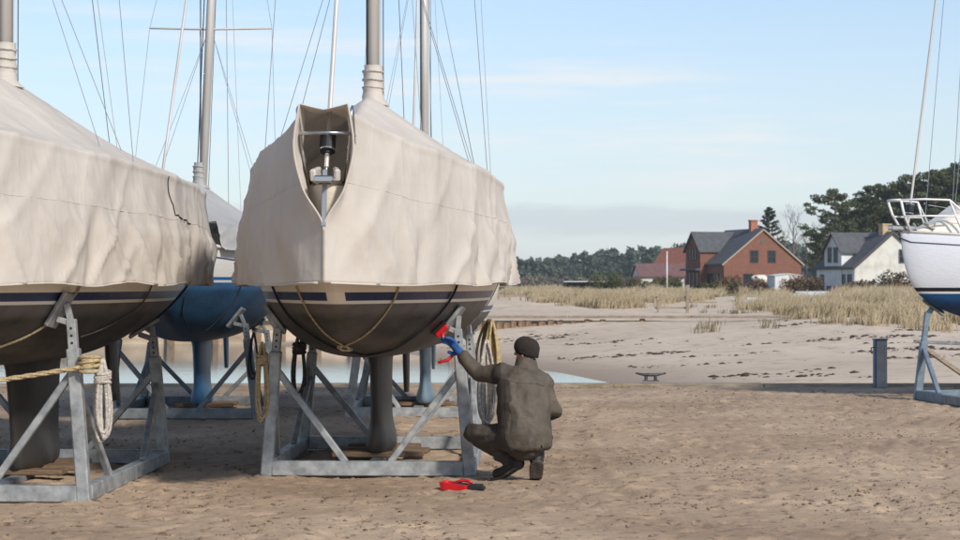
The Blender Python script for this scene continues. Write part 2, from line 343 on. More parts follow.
# ---------------------------------------------------------------- land, beach, water
WZ = -.70
def shore_x(Y): return np.interp(Y, [31,43.8,49.6,60,69,72.5], [6.0,3.2,2.1,-1.3,-5,-9])
bL = hspline([30,50,66,72,76,85,110,150,420], [-.55,-.30,.02,.12,.24,.38,.66,.72,.72])
bR = hspline([30,46,56,62,70,80,110,150,420], [-.45,-.18,.02,.16,.50,.78,.72,.66,.66])
def land_height(X, Y):
    X = np.asarray(X, float); Y = np.asarray(Y, float)
    t = sstep(8.5, 13.5, X-(Y-60)*.06); base = bL(Y)*(1-t)+bR(Y)*t
    base = base-.36*(1-sstep(12.5, 20, X))*sstep(66, 80, Y)*(1-sstep(96, 128, Y))*t; d = (X-shore_x(Y))*.75; near = WZ+.072*d+.0012*np.clip(d,0,99)**2
    near = np.where(d < 0, WZ+.25*d, near); near = np.maximum(near, -3)
    h = np.where(Y < 73.2, np.minimum(base, near), base)
    h = np.where((Y < 73.2) & (X < -9), -3.0, h)
    bump = .34*fbm(X*.14, Y*.09, 3, 61)*sstep(70, 100, Y)+.045*fbm(X*.5, Y*.35, 3, 62)+.02*pn(X*2, Y*1.4, 63)
    h = h+bump*sstep(WZ+.05, WZ+.5, h)
    sea = sstep(0, 1, (X-(.018*Y+2.0+6*pn(Y*.013, Y*0+.3, 65)))/6+1)     # coast runs away on the left past the spit
    h = np.where(Y > 150, h*sea+(-1.6)*(1-sea), h)
    return h
ys2 = np.concatenate([np.arange(30.6, 90, .35), np.arange(90, 190, .9), np.arange(190, 440, 5)])
a_ = np.concatenate([np.linspace(-.60,-.30,12), np.linspace(-.28,.36,330), np.linspace(.38,.7,14)])
A2, Y2 = np.meshgrid(a_, ys2); X2 = A2*Y2; Z2 = land_height(X2, Y2)
# behind the dunes the ground is rough lawn
lm = M['beach']; t, b = T(lm); n, l = t.nodes, t.links
co = n.new('ShaderNodeTexCoord'); sp = n.new('ShaderNodeSeparateXYZ'); l.new(co.outputs['Object'], sp.inputs[0])
nn = n.new('ShaderNodeTexNoise'); nn.inputs['Scale'].default_value = .08; nn.inputs['Detail'].default_value = 5; l.new(co.outputs['Object'], nn.inputs['Vector'])
mm = n.new('ShaderNodeMath'); mm.operation = 'MULTIPLY_ADD'; l.new(nn.outputs[0], mm.inputs[0]); mm.inputs[1].default_value = 60; l.new(sp.outputs['Y'], mm.inputs[2])
mr = n.new('ShaderNodeMapRange'); mr.inputs[1].default_value = 150; mr.inputs[2].default_value = 165; l.new(mm.outputs[0], mr.inputs[0])
gx = n.new('ShaderNodeMix'); gx.data_type = 'RGBA'; l.new(mr.outputs[0], gx.inputs[0]); l.new(b.inputs['Base Color'].links[0].from_socket, gx.inputs[6]); gx.inputs[7].default_value = lin((126,116,78))+(1,)
l.new(gx.outputs[2], b.inputs['Base Color'])
struct(obj('beach', grid_mesh('beach', np.stack([X2, Y2, Z2], 2)), M['beach'], smooth=True))
# far shore under the wood
fa, fy = np.meshgrid(np.linspace(-.9, .9, 90), np.concatenate([[440, 470, 500], np.linspace(560, 2200, 14)]))
fx = fa*fy; ed = .02*fy+3+10*pn(fy*.01, fy*0+.7, 66)
fz = np.where(fx > ed-10, .7, -1.6); fz = np.where(fy > 590+40*pn(fa*6, fa*0, 67), .8, fz)
M['far'] = mat('far_shore', (168,150,118), (128,120,84), scale=.02, rough=1)
struct(obj('far_shore', grid_mesh('far_shore', np.stack([fx, fy, fz], 2)), M['far']))
wm = mat('harbour_water', (58,78,88), None, rough=.07, spec=.6); t, b = T(wm); n, l = t.nodes, t.links
b.inputs['Roughness'].default_value = .06
co = n.new('ShaderNodeTexCoord'); mp = n.new('ShaderNodeMapping'); mp.inputs['Scale'].default_value = (.6, 2.2, 1); l.new(co.outputs['Object'], mp.inputs[0])
na = n.new('ShaderNodeTexNoise'); na.inputs['Scale'].default_value = 1.1; na.inputs['Detail'].default_value = 5; l.new(mp.outputs[0], na.inputs['Vector'])
bp = n.new('ShaderNodeBump'); bp.inputs['Strength'].default_value = .10; bp.inputs['Distance'].default_value = .03; l.new(na.outputs[0], bp.inputs['Height']); l.new(bp.outputs[0], b.inputs['Normal'])
wg = np.array([[(-3000,30.5,WZ),(3000,30.5,WZ)],[(-3000,2400,WZ),(3000,2400,WZ)]], float)
struct(obj('water', grid_mesh('water', wg), wm))
# weed lying in lines on the beach
def weed_mask(X, Y):
    return sstep(.25, .6, pn(X*.22, Y*.55, 81)+.35*pn(X*1.1, Y*1.4, 82)+.12)*(land_height(X, Y) > WZ+.12)
V, Fc = rock_cloud(24000, (-3, 22), (40, 74), .04, .15, lambda X, Y: land_height(X, Y)-.01, flat=.28, clump=weed_mask)
M['weed'] = mat('dry_seaweed', (74,56,42), (48,38,32), scale=4, rough=.95)
stuff(tag(obj('seaweed', raw_mesh('seaweed', V, Fc), M['weed']), 'dark dried seaweed washed up in broken lines on the beach', 'seaweed'))

# ---------------------------------------------------------------- timber breakwater across the harbour
bw = empty('breakwater', (0, 73, 0)); tag(bw, 'old timber breakwater of brown piles with a grey capping rail', 'breakwater')
x = -34.0
pm = [MB().box((0,0,-.5), (.22+.03*i, .16+.03*i, 1.5)).mesh('pile', bevel=.03) for i in range(3)]
for q in pm: q.materials.append(M['pile'])
while x < 6.5:
    o = obj('pile', pm[random.randrange(3)], None, bw, (x, random.uniform(-.05,.05), random.uniform(-.22,.03)+.0), random.uniform(-.06,.06)); o.rotation_euler.y = random.uniform(-.05,.05)
    x += random.uniform(.24,.36) if x > -3 else random.uniform(.9,2.2)
MB().box((-14, .20, -.45), (42, .10, 1.3)).build('backing_wall', M['wall_stone'], bw)
x = -35.0
while x < 8.5:
    l_ = random.uniform(3.4, 5.0); MB().box((x+l_/2, -.02, .345+random.uniform(-.012,.012)), (l_-.03, .36, .09)).build('rail', M['wood_grey'], bw, bevel=.015); x += l_

# ---------------------------------------------------------------- boats
Y0, LOA = -4.3, 7.5
zb_f = hspline([0,.03,.065,.10,.16,.26,.40,.55,.72,.88,1.0], [2.36,1.98,1.66,1.46,1.27,1.10,1.00,.99,1.10,1.32,1.56])
def beam_f(s):
    s = np.asarray(s, float); a = 1-np.clip(s/.6, 0, 1); f = np.clip(1-a*a, 0, 1)**.85; r = np.clip((s-.6)/.4, 0, 1); return 1.15*f*(1-.28*r*r)
def sheer_f(s): s = np.asarray(s, float); return 2.08+.28*(1-s)**2+.06*s*s
def exps(s): s = np.asarray(s, float); k = sstep(.0, .38, s); return 1.45-.60*k, 1.35-.46*k
def hull_xyz(s, t, side=1):
    b = beam_f(s); zs = sheer_f(s); zb = zb_f(s); n1, n2 = exps(s); a = np.asarray(t, float)*math.pi/2
    return np.stack(np.broadcast_arrays(side*b*np.cos(a)**n1, Y0+LOA*np.asarray(s, float), zs-(zs-zb)*np.sin(a)**n2), -1)
def below_sheer(s, d, sd):
    n1, n2 = exps(s); a = math.asin(min(1, (d/max(d+1e-6, float(sheer_f(s)-zb_f(s))))**(1/float(n2)))); return hull_xyz(s, a/(math.pi/2), sd)
def hull_z(x, y):
    s = (y-Y0)/LOA; b = beam_f(s); n1, n2 = exps(s); c = np.clip((abs(x)/b)**(1/n1), 0, 1); a = np.arccos(c); return float(sheer_f(s)-(sheer_f(s)-zb_f(s))*np.sin(a)**n2)
def hull_n(x, y, e=.02):
    zx = (hull_z(x+e, y)-hull_z(x-e, y))/(2*e); zy = (hull_z(x, y+e)-hull_z(x, y-e))/(2*e); return Vector((zx, zy, -1)).normalized()   # points out (down)
S_ = np.concatenate([np.linspace(0,.12,22)**1.0, np.linspace(.135,1,60)]); T_ = np.linspace(0, 1, 34)
SS, TT = np.meshgrid(S_, T_, indexing='ij')
HR = hull_xyz(SS, TT, 1); HL = hull_xyz(SS, TT, -1)
def hull_mesh():
    G = np.concatenate([HR, HL[:, -2::-1]], 1)          # right sheer -> bottom -> left sheer
    me = grid_mesh('hull', G); bm = bmesh.new(); bm.from_mesh(me); bm.verts.ensure_lookup_table()
    m = G.shape[1]; last = [bm.verts[(len(S_)-1)*m+k] for k in range(m)]; bm.faces.new(last)
    bmesh.ops.remove_doubles(bm, verts=bm.verts, dist=1e-4); bmesh.ops.recalc_face_normals(bm, faces=bm.faces)
    for f in bm.faces: f.smooth = len(f.verts) <= 4
    bm.to_mesh(me); bm.free(); return me
HULL = hull_mesh()
def deck_mesh():
    ss = np.linspace(0.004, 1, 50); rows = []
    for s in ss:
        b = float(beam_f(s))-.01; zs = float(sheer_f(s)); rows.append([(x*b, Y0+LOA*s, zs-.015+.05*(1-x*x)*min(1,b*1.5)) for x in np.linspace(-1,1,9)])
    return grid_mesh('deck', np.array(rows))
DECK = deck_mesh()
def foil(c, w_, y, z, n=20, nose=.5):
    r = []
    for k in range(n):
        a = 2*math.pi*k/n; q = math.cos(a); yy = -q; th = math.sin(a)
        f = (1+q)/2; th *= (.55+.45*f)**.9
        r.append((w_/2*th, y+yy*c/2, z))
    return r
def keel_mesh():
    L_ = []
    for z_, c, w_, y in ((1.16,1.75,.62,0),(1.06,1.66,.40,0),(1.00,1.6,.27,0),(.93,1.55,.215,0),(.8,1.5,.20,.01),(.55,1.42,.19,.03),(.40,1.36,.205,.04),(.31,1.33,.25,.05),(.24,1.32,.31,.05),(.17,1.3,.34,.05),(.12,1.26,.33,.05),(.095,1.2,.28,.05)):
        L_.append(foil(c, w_, y, z_))
    return MB().loft(L_).mesh('keel', weld=False)
KEEL = keel_mesh()
RUD = MB().loft([foil(.46,.10,2.66,1.42), foil(.45,.10,2.68,1.2), foil(.40,.09,2.72,.85), foil(.34,.075,2.76,.55), foil(.28,.06,2.76,.47)]).mesh('rudder')
def place(o, x, y, yaw, s=1): o.location = (x, y, 0); o.rotation_euler = (0, 0, yaw); o.scale = (s, s, s)
def rig(root, mast_y, mast_h=9.6, lean=0, spreader_z=(5.05,), sp_w=.8, stay_z=None, furl=True, wires=True, mast_r=(.055,.075), bow_y=Y0+.08, foot=None):
    z0 = 2.1; mz = lambda z_: (lean*(z_-2.2), mast_y-.0*(z_), z_)
    r = []
    for z_ in (z0, mast_h):
        c = mz(z_); r.append([(c[0]+mast_r[0]*math.cos(a), c[1]+mast_r[1]*math.sin(a), z_) for a in np.linspace(0, 2*math.pi, 20, endpoint=False)])
    m = MB().loft(r).build('mast', M['alu'], root, smooth=True)
    MB().box((mast_r[0]*0, mast_y+mast_r[1]+.004, 5.8), (.022,.02,7.4)).build('sail_track', M['wire'], m)
    MB().tube([(-mast_r[0]*.95, mast_y-.05, 2.6), (-mast_r[0]*.95+lean*6, mast_y-.05, 9.3)], .008, 6).build('halyard', M['black'], m)
    MB().tube([(mast_r[0]*1.3, mast_y-.02, 2.6), (mast_r[0]*1.2+lean*6, mast_y-.02, 9.3)], .006, 6).build('halyard', M['wire_pale'], m)
    MB().tube([(mast_r[0]*1.6, mast_y+.05, 2.6), (mast_r[0]*1.4+lean*6, mast_y+.05, 9.3)], .005, 6).build('halyard', M['rope_dark'], m)
    tip = mz(mast_h-.1)
    for sz in spreader_z:
        c = mz(sz)
        for sd in (-1, 1):
            MB().bar((c[0]+sd*.05, c[1], sz), (c[0]+sd*sp_w, c[1]+.1, sz+.03), .055, .022).build('spreader', M['alu'], root, bevel=.006)
    if wires:
        def wire(p, q, r_=.0034, mt='wire'): return MB().tube([p, q], r_, 6).build('shroud', M[mt], root)
        for sd in (-1, 1):
            yb = mast_y+.18; xb = float(beam_f((yb-Y0)/LOA))-.06; zc = float(sheer_f((yb-Y0)/LOA)); sz = spreader_z[0]; c = mz(sz)
            MB().tube([(sd*xb, yb, zc), (c[0]+sd*sp_w, c[1]+.1, sz+.03), tip], .0034, 6).build('shroud', M['wire'], root)
            wire((sd*(xb-.02), yb-.45, zc), (c[0]+sd*.05, c[1], sz-.1)); wire((sd*(xb-.02), yb+.5, zc), (c[0]+sd*.05, c[1], sz-.1))
        wire((.0, Y0+LOA-.1, 2.1), tip, .0045); wire((.25, mast_y+2.9, 2.7), mz(mast_h-.3), .004, 'wire_pale')
    if furl:
        p = Vector((0, bow_y, 2.44)); q = Vector(stay_z or tip); d = (q-p).normalized()
        st = MB().tube([p+d*.05, q], .017, 8).build('forestay', M['alu'], root)
        MB().tube([p+d*.16, p+d*.175, p+d*.18, p+d*.185, p+d*.30, p+d*.305, p+d*.31, p+d*.33], [.03,.03,.058,.058,.058,.058,.04,.03], 18).build('furling_drum', M['black'], st, smooth=False)
        for t_ in (.18, .305): MB().tube([p+d*t_, p+d*(t_+.012)], .062, 18).build('drum_flange', M['steel'], st)
        MB().tube([p-d*.22+Vector((0,.02,0)), p+d*.17], .010, 8).build('toggle', M['steel'], st)
    return m
def bow_gear(root):
    """pulpit rails, stem fitting and roller at the bow"""
    z0 = 2.36; f = Y0
    pul = empty('pulpit', (0,0,0), parent=root)
    top = [(-.50, f+.95, z0+.56), (-.34, f+.45, z0+.56), (-.20, f+.02, z0+.57), (-.12, f-.05, z0+.57), (0, f-.06, z0+.57)]
    for sd in (-1, 1):
        # upright loop standing beside the stem
        pts = [(sd*.13, f+.16, z0), (sd*.175, f+.05, z0+.30), (sd*.19, f+.0, z0+.47), (sd*.195, f+.0, z0+.53), (sd*.195, f+.05, z0+.555), (sd*.19, f+.10, z0+.53), (sd*.19, f+.22, z0+.3), (sd*.20, f+.35, z0)]
        MB().tube(pts, .0125, 10).build('upright', M['steel'], pul, smooth=True)
    ring = [(-.18, f+.03, z0+.36)]+[(.175*math.sin(a), f+.04-.13*math.cos(a), z0+.36) for a in np.linspace(-1.5,1.5,15)]+[(.18, f+.03, z0+.36)]
    MB().tube(ring, .013, 10).build('rail', M['steel'], pul, smooth=True)
    MB().tube([(-.26,f+.62,z0), (-.2,f+.32,z0+.36), (-.18,f+.05,z0+.36)], .0115, 8).build('rail', M['steel'], pul, smooth=True)
    MB().tube([(.26,f+.62,z0), (.2,f+.32,z0+.36), (.18,f+.05,z0+.36)], .0115, 8).build('rail', M['steel'], pul, smooth=True)
    MB().box((0, f-.015, z0-.10), (.035, .012, .42), Euler((-.22,0,0)).to_matrix()).build('stem_strap', M['wire'], root, bevel=.003)
    MB().box((0, f+.05, z0+.03), (.13, .34, .05)).build('stem_fitting', M['steel'], root, bevel=.01)
    for sd in (-1, 1):
        MB().tube([(sd*.04, f+.0, z0+.02), (sd*.10, f+.16, z0+.025), (sd*.18, f+.34, z0+.01), (sd*.26,f+.5,z0-.01)], .022, 8).build('toe_rail', M['steel'], root, smooth=True)
        MB().box((sd*.075, f+.1, z0+.075), (.045,.16,.09), Euler((.2,0,sd*.2)).to_matrix()).build('bow_roller', M['alu'], root, bevel=.012)
def boat(name, hullmat, label, keelmat, ruddermat, group=None):
    r = empty(name); tag(r, label, 'sailing boat', group)
    h = HULL.copy(); h.materials.append(hullmat); obj('hull', h, None, r)
    d = DECK.copy(); d.materials.append(M['deck']); obj('deck', d, None, r, smooth=True)
    k = KEEL.copy(); k.materials.append(keelmat); obj('keel', k, None, r, smooth=True)
    u = RUD.copy(); u.materials.append(ruddermat); obj('rudder', u, None, r, smooth=True)
    return r
def cabin(root, y0=-1.9, y1=1.6, h=.42, wmul=.62, winmat=None):
    rows = []
    for y in np.linspace(y0, y1, 16):
        s = (y-Y0)/LOA; b = float(beam_f(s))*wmul; zs = float(sheer_f(s)); k = float(sstep(y0, y0+.9, y))*.9+.1; hh = h*k
        rows.append([(x*b*(1 if abs(x) > .99 else 1), y, zs-.03+(hh+.03)*(0 if abs(x) > .999 else (1-abs(x)**6)**.6)) for x in np.linspace(-1,1,21)])
    c = obj('cabin', grid_mesh('cabin', np.array(rows)), M['deck'], root, smooth=True)
    return c
# poses: (x, y of the keel, yaw, scale)
P_MAIN = (-.92, 17.9, -.045, 1); P_LEFT = (-3.82, 16.3, -.05, 1.0); P_BLUE = (-3.62, 24.8, .01, .92); P_BACK = (-.72, 25.2, -.02, .86)
main = boat('sailing_boat', M['hull'], 'grey bottomed sailing boat being worked on by the crouching man', M['under'], M['under']); place(main, *P_MAIN)
rig(main, -.85, lean=0, spreader_z=(5.6,)); bow_gear(main)
left = boat('sailing_boat', M['hull'], 'grey bottomed sailing boat on the cradle with the mooring rope tied to it', M['under'], M['under']); place(left, *P_LEFT)
rig(left, -.85, lean=.006); bow_gear(left)
blue = boat('sailing_boat', M['hull_blue'], 'sailing boat with bright blue bottom and blue keel', M['under_blue'], M['under_blue']); place(blue, *P_BLUE)
rig(blue, -.3, lean=.045, spreader_z=(5.35,), sp_w=.86, mast_r=(.06,.08)); cabin(blue, h=.3)
for sd in (-1, 1):
    MB().tube([(sd*(float(beam_f(s))+.012), Y0+LOA*s, float(sheer_f(s))-.03) for s in np.linspace(.002, 1, 40)], .022, 8).build('rubbing_strake', M['deck'], blue, smooth=True)
    MB().tube([(sd*(float(below_sheer(s,.16,1)[0])+.004), Y0+LOA*s, float(sheer_f(s))-.16) for s in np.linspace(.01, 1, 40)], .008, 6).build('trim_line', mat('navy_trim', (50,54,110), None, rough=.4), blue)
back = boat('sailing_boat', M['hull'], 'pale keeled sailing boat mostly hidden behind the grey bottomed boat the man works on', M['under_pale'], M['under_pale']); place(back, *P_BACK)
rig(back, -.3, lean=-.002, spreader_z=(7.4,), mast_r=(.06,.08)); cabin(back)

# ---------------------------------------------------------------- winter covers
def cover(name, pose, label, canvas, seed, s0=0, s1=1.03, hem=1.64, opening=True, mast_y=-.85, ridge=((-4.4,2.885),(-2.6,2.98),(-.85,3.30),(1.0,3.13),(3.4,2.98)), sh=.44, ns=190, ntt=84, amp=1.0):
    rf = hspline([p[0] for p in ridge], [p[1] for p in ridge])
    rows = []
    ss = np.concatenate([s0+(np.linspace(0, 1, ns)**1.15)*(s1-s0), np.full(7, s1)]); endk = np.concatenate([np.zeros(ns), np.linspace(.12, 1, 7)])
    for i, s in enumerate(ss):
        sc_ = min(max(s, 0), 1); b = float(beam_f(sc_)); zs = float(sheer_f(sc_)); y = Y0-.05+LOA*s; zr = float(rf(y)); e = max(0, 1-s/.16)**1.3 if opening else 0
        zsh = zs+sh+.13*e if opening else min(zs+sh, zr); xsh = max(b*(.88+.07*min(1,s/.5))+.02, .175*e); xm = max(b*.96+.025, .215*e); xd = max(b+.035, .155*e); xa = max(b*(1.0)+.06*min(1,s/.08), .0); xh = max(b+.075*min(1,s/.08), 0)
        if not opening: xa = b+.06; xh = b+.08
        # sag of the roof cloth between mast and lifeline
        g = np.linspace(0, 1, ntt); top = g < .36; line = []
        xf = hspline([-(zsh), -(zs+sh*.62), -(zs-.02), -(2.03 if hem < 1.9 else (zs+hem)/2-.01), -hem], [xsh, xm, xd, xa, xh])
        for q in g:
            if q < .36:
                a = q/.36; x = xsh*a; z_ = zr+(zsh-zr)*(a**1.12)-.045*math.sin(math.pi*a)*min(1, s*5)
            else:
                a = (q-.36)/.64; z_ = zsh+(hem-zsh)*a; x = float(xf(-z_))
            line.append((x, y, z_))
        rows.append(line)
    G = np.array(rows); n_, m_ = G.shape[:2]
    U = (ss*LOA)[:,None]*np.ones((1, m_)); U[ns:] += np.linspace(.1,.9,7)[:,None]; Tt = np.linspace(0, 1, ntt)[None]*np.ones((n_,1))
    out_ = []
    for sd in (1, -1):
        H = G.copy()
        low = sstep(.30, .95, Tt); seed2 = seed+(0 if sd > 0 else 13)
        fold = .042*pn(U*1.5+Tt*1.1, Tt*1.2+2, seed2)*(.25+.9*low)
        r1 = 1-np.abs(pn(U*2.3-Tt*2.6, Tt*.7, seed2+3))*3.0; fold += .042*np.clip(r1, 0, 1)**2*low
        r2 = 1-np.abs(pn(U*1.9+Tt*3.0, Tt*.6+5, seed2+5))*3.4; fold += .036*np.clip(r2, 0, 1)**2*(.3+.7*low)
        fold += .007*pn(U*5, Tt*7, seed2+7)+.002*pn(U*11, Tt*16, seed2+8)
        # gathers under the tie points at the hem
        for ut in (1.0, 2.35, 3.7, 5.1, 6.5):
            fold -= .05*np.exp(-((U-ut-.45*(1-Tt))/.11)**2)*sstep(.55, 1, Tt)
        # lifeline and stanchions show as a crease
        fold += .010*np.exp(-((Tt-.37)/.018)**2)+.010*np.exp(-((Tt-.37)/.06)**2)*np.cos(U*2*math.pi/1.55)
        fold *= amp*(sstep(0, .05, U/LOA-s0) if opening else 1)
        e1 = np.gradient(H, axis=0); e2 = np.gradient(H, axis=1); nn_ = np.cross(e1, e2); nn_ /= np.linalg.norm(nn_, axis=2, keepdims=True)+1e-9
        nn_ *= np.sign(nn_[n_//2, int(m_*.7), 0])
        H = H+nn_*fold[:,:,None]
        H[:,:,2] += -.012*np.cos(U*4.4+seed)*sstep(.9, 1, Tt)+.03*pn(U*1.1, U*0+3, seed2+11)*sstep(.8, 1, Tt)
        H[:,:,0] = np.maximum(H[:,:,0], 0)*(1-endk)[:,None]; H[:,:,1] += (endk*.06)[:,None]
        H[:,0,0] = 0
        H[:,:,0] *= sd; out_.append(H)
    A = np.concatenate([out_[1][:, ::-1], out_[0][:, 1:]], 1)
    me = grid_mesh(name, A); bm = bmesh.new(); bm.from_mesh(me); bmesh.ops.remove_doubles(bm, verts=bm.verts, dist=2e-4); bmesh.ops.recalc_face_normals(bm, faces=bm.faces); bm.to_mesh(me); bm.free()
    o = obj(name, me, canvas, smooth=True); place(o, *pose); tag(o, label, 'boat cover')
    so = o.modifiers.new('thick', 'SOLIDIFY'); so.thickness = .005; so.offset = 0
    # rolled hem
    for sd, H in ((1, out_[0]), (-1, out_[1])):
        MB().tube([tuple(p) for p in H[2:ns-1:2, -1]], .009, 6).build('hem', canvas, o, smooth=True)
    # sleeve laced round the mast
    if mast_y is not None:
        zt = float(rf(mast_y)); rr = []
        for k, z_ in enumerate(np.linspace(zt-.06, zt+.30, 15)):
            q = (z_-zt+.06)/.36; R_ = .05*max(0,1-q*4)**2+.095-.012*q+.005*math.sin(k*2.3)
            rr.append([(R_*math.cos(a)*(1+.07*math.sin(5*a+k)), mast_y+R_*math.sin(a)*1.15, z_) for a in np.linspace(0, 2*math.pi, 22, endpoint=False)])
        MB().loft(rr, cap=False).build('mast_sleeve', canvas, o, smooth=True)
        for z_ in (zt+.10, zt+.17, zt+.245): MB().tube([(.098*math.cos(a), mast_y+.112*math.sin(a), z_+.006*math.sin(2*a)) for a in np.linspace(0, 2*math.pi, 20, endpoint=False)], .0045, 6, closed=True).build('lashing', M['rope_white'], o)
    return o, out_
cov_main, CG = cover('boat_cover', P_MAIN, 'beige canvas cover with a teardrop opening showing the bow', M['canvas'], 3)
cov_left, CGL = cover('boat_cover', P_LEFT, 'beige canvas cover with a dark stitched flap on its side', M['canvas'], 40)
cov_blue, _ = cover('boat_cover', P_BLUE, 'grey tarpaulin stretched over the cabin of the blue bottomed boat', M['canvas_grey'], 60, s0=.17, s1=1.02, hem=2.20, opening=False, mast_y=-.3, ridge=((-3.1,2.62),(-.9,3.0),(-.3,3.18),(1.2,2.92),(3.4,2.8)), sh=.30, ns=90, ntt=50, amp=.6)
# zipped flap on the left cover
def on_cover(H, i, j, off=.006):
    p = Vector(H[i, j]); return p+Vector((off if p.x > 0 else -off, 0, off*.5))
H = CGL[0]; nS, nT = H.shape[:2]
i0 = int(nS*.60)
pts = [on_cover(H, i0, int(nT*a)) for a in np.linspace(.38, .60, 12)]+[on_cover(H, int(i0+(nS*.10)*a), int(nT*(.60+.03*a))) for a in np.linspace(.1, 1, 8)]
MB().tube(pts, .006, 6).build('zip', M['strap'], cov_left)
H = CG[0]
for a, b in ((.37,.45),(.47,.52)):
    MB().tube([on_cover(H, int(H.shape[0]*.74)+int(4*q), int(H.shape[1]*q)) for q in np.linspace(a, b, 5)], .005, 6).build('zip', M['strap'], cov_main)
def seam(covr, H, j, lo, hi):
    MB().tube([on_cover(H, i, j, .001) for i in range(int(H.shape[0]*lo), int(H.shape[0]*hi), 2)], .0045, 5).build('seam', M['canvas'], covr, smooth=True)
for cv, cg in ((cov_main, CG), (cov_left, CGL)):
    for h in cg: seam(cv, h, int(h.shape[1]*.63), .02, .95); seam(cv, h, int(h.shape[1]*.35), .06, .95)
# front lacing seam and edge binding of the bow opening
for cv, cg in ((cov_main, CG), (cov_left, CGL)):
    for h in cg:
        jj = [j for j in range(int(h.shape[1]*.36), h.shape[1])]
        MB().tube([Vector(h[0, j])+Vector((0,-.004,0)) for j in jj], .008, 6).build('edge_binding', M['canvas'], cv, smooth=True)

# ties that run from the hem under the hull, found on the hull surface
def world_of(pose):
    c, s = math.cos(pose[2]), math.sin(pose[2]); k = pose[3]
    def f(p): return np.stack([pose[0]+k*(c*p[...,0]-s*p[...,1]), pose[1]+k*(s*p[...,0]+c*p[...,1]), k*p[...,2]], -1)
    return f
ds, dt = np.meshgrid(np.linspace(.03, .97, 260), np.linspace(.02, 1, 120), indexing='ij')
def hull_pick(pose, pts, off=.012, yr=(0,99)):
    res = []; W = world_of(pose)
    cand = []
    for sd in (1, -1):
        L0 = hull_xyz(ds, dt, sd); w_ = W(L0); u = 480+F*w_[...,0]/w_[...,1]; v = HOR+F*(EYE-w_[...,2])/w_[...,1]
        e1 = np.gradient(L0, axis=0); e2 = np.gradient(L0, axis=1); nn_ = np.cross(e1, e2); nn_ /= np.linalg.norm(nn_, axis=2, keepdims=True)+1e-9; nn_ *= np.sign(nn_[130, 20, 0])*sd
        c, s = math.cos(pose[2]), math.sin(pose[2]); nw = np.stack([c*nn_[...,0]-s*nn_[...,1], s*nn_[...,0]+c*nn_[...,1], nn_[...,2]], -1)
        facing = (nw*(w_-np.array([0,0,EYE]))).sum(2) < 0
        cand.append((L0, nn_, u, v, facing, w_))
    for (pu, pv) in pts:
        best = None
        for L0, nn_, u, v, fc, w_ in cand:
            d = np.where(fc, (u-pu)**2+(v-pv)**2, 1e9)+w_[...,1]*.02+1e6*((w_[...,1] < yr[0]) | (w_[...,1] > yr[1])); i = np.unravel_index(np.argmin(d), d.shape)
            if best is None or d[i] < best[0]: best = (d[i], L0[i]+nn_[i]*off)
        res.append(Vector(best[1]))
    return res
def smooth_path(pts, n=6):
    out_ = []; P = [pts[0]]+list(pts)+[pts[-1]]
    for i in range(1, len(P)-2):
        for k in range(n):
            t = k/n; a, b, c, d = P[i-1], P[i], P[i+1], P[i+2]
            out_.append(.5*((2*b)+(c-a)*t+(2*a-5*b+4*c-d)*t*t+(3*b-a-3*c+d)*t**3))
    return out_+[P[-2]]
def tie(covr, pose, pts, r, m, lift=(0,0)):
    p = hull_pick(pose, pts, r+.004); p = smooth_path(p); return MB().tube(p, r, 7).build('tie_rope' if r < .009 else 'tie_strap', M[m], covr, smooth=True)
tie(cov_main, P_MAIN, [(398,287),(392,300),(380,318),(364,334),(345,345)], .0085, 'rope_tan')
tie(cov_main, P_MAIN, [(298,286),(304,300),(314,318),(328,334),(345,345)], .0085, 'rope_tan')
kn = hull_pick(P_MAIN, [(345,345)], .02)[0]
mb = MB()
for q in range(4): mb.tube([kn+Vector((.03*math.cos(a+q)*(1+.3*q), .02*math.sin(2*a), .018*math.sin(a+q*.8)-.01)) for a in np.linspace(0, 6.0, 14)], .008, 6)
mb.build('knot', M['rope_tan'], cov_main, smooth=True)
tie(cov_main, P_MAIN, [(456,285),(450,297),(438,313),(420,330),(398,345),(380,351),(366,354)], .010, 'strap')
tie(cov_main, P_MAIN, [(274,286),(280,300),(292,317),(310,332),(330,344),(348,350),(364,354)], .010, 'strap')
tie(cov_main, P_MAIN, [(499,284),(494,297),(486,308),(474,320),(466,328)], .006, 'rope_white')
tie(cov_left, P_LEFT, [(81,277),(76,290),(66,304),(48,321),(24,336),(-6,347)], .0095, 'rope_tan')
tie(cov_left, P_LEFT, [(154,275),(147,293),(136,307),(118,320),(98,330),(80,336)], .007, 'rope_dark')
tie(cov_left, P_LEFT, [(190,279),(184,293),(172,309),(158,322),(145,330)], .010, 'strap')
tie(cov_blue, P_BLUE, [(240,285),(236,296),(229,306),(222,315),(212,325),(204,330)], .008, 'strap')
tie(cov_blue, P_BLUE, [(184,296),(182,312),(186,324),(192,331)], .006, 'strap')

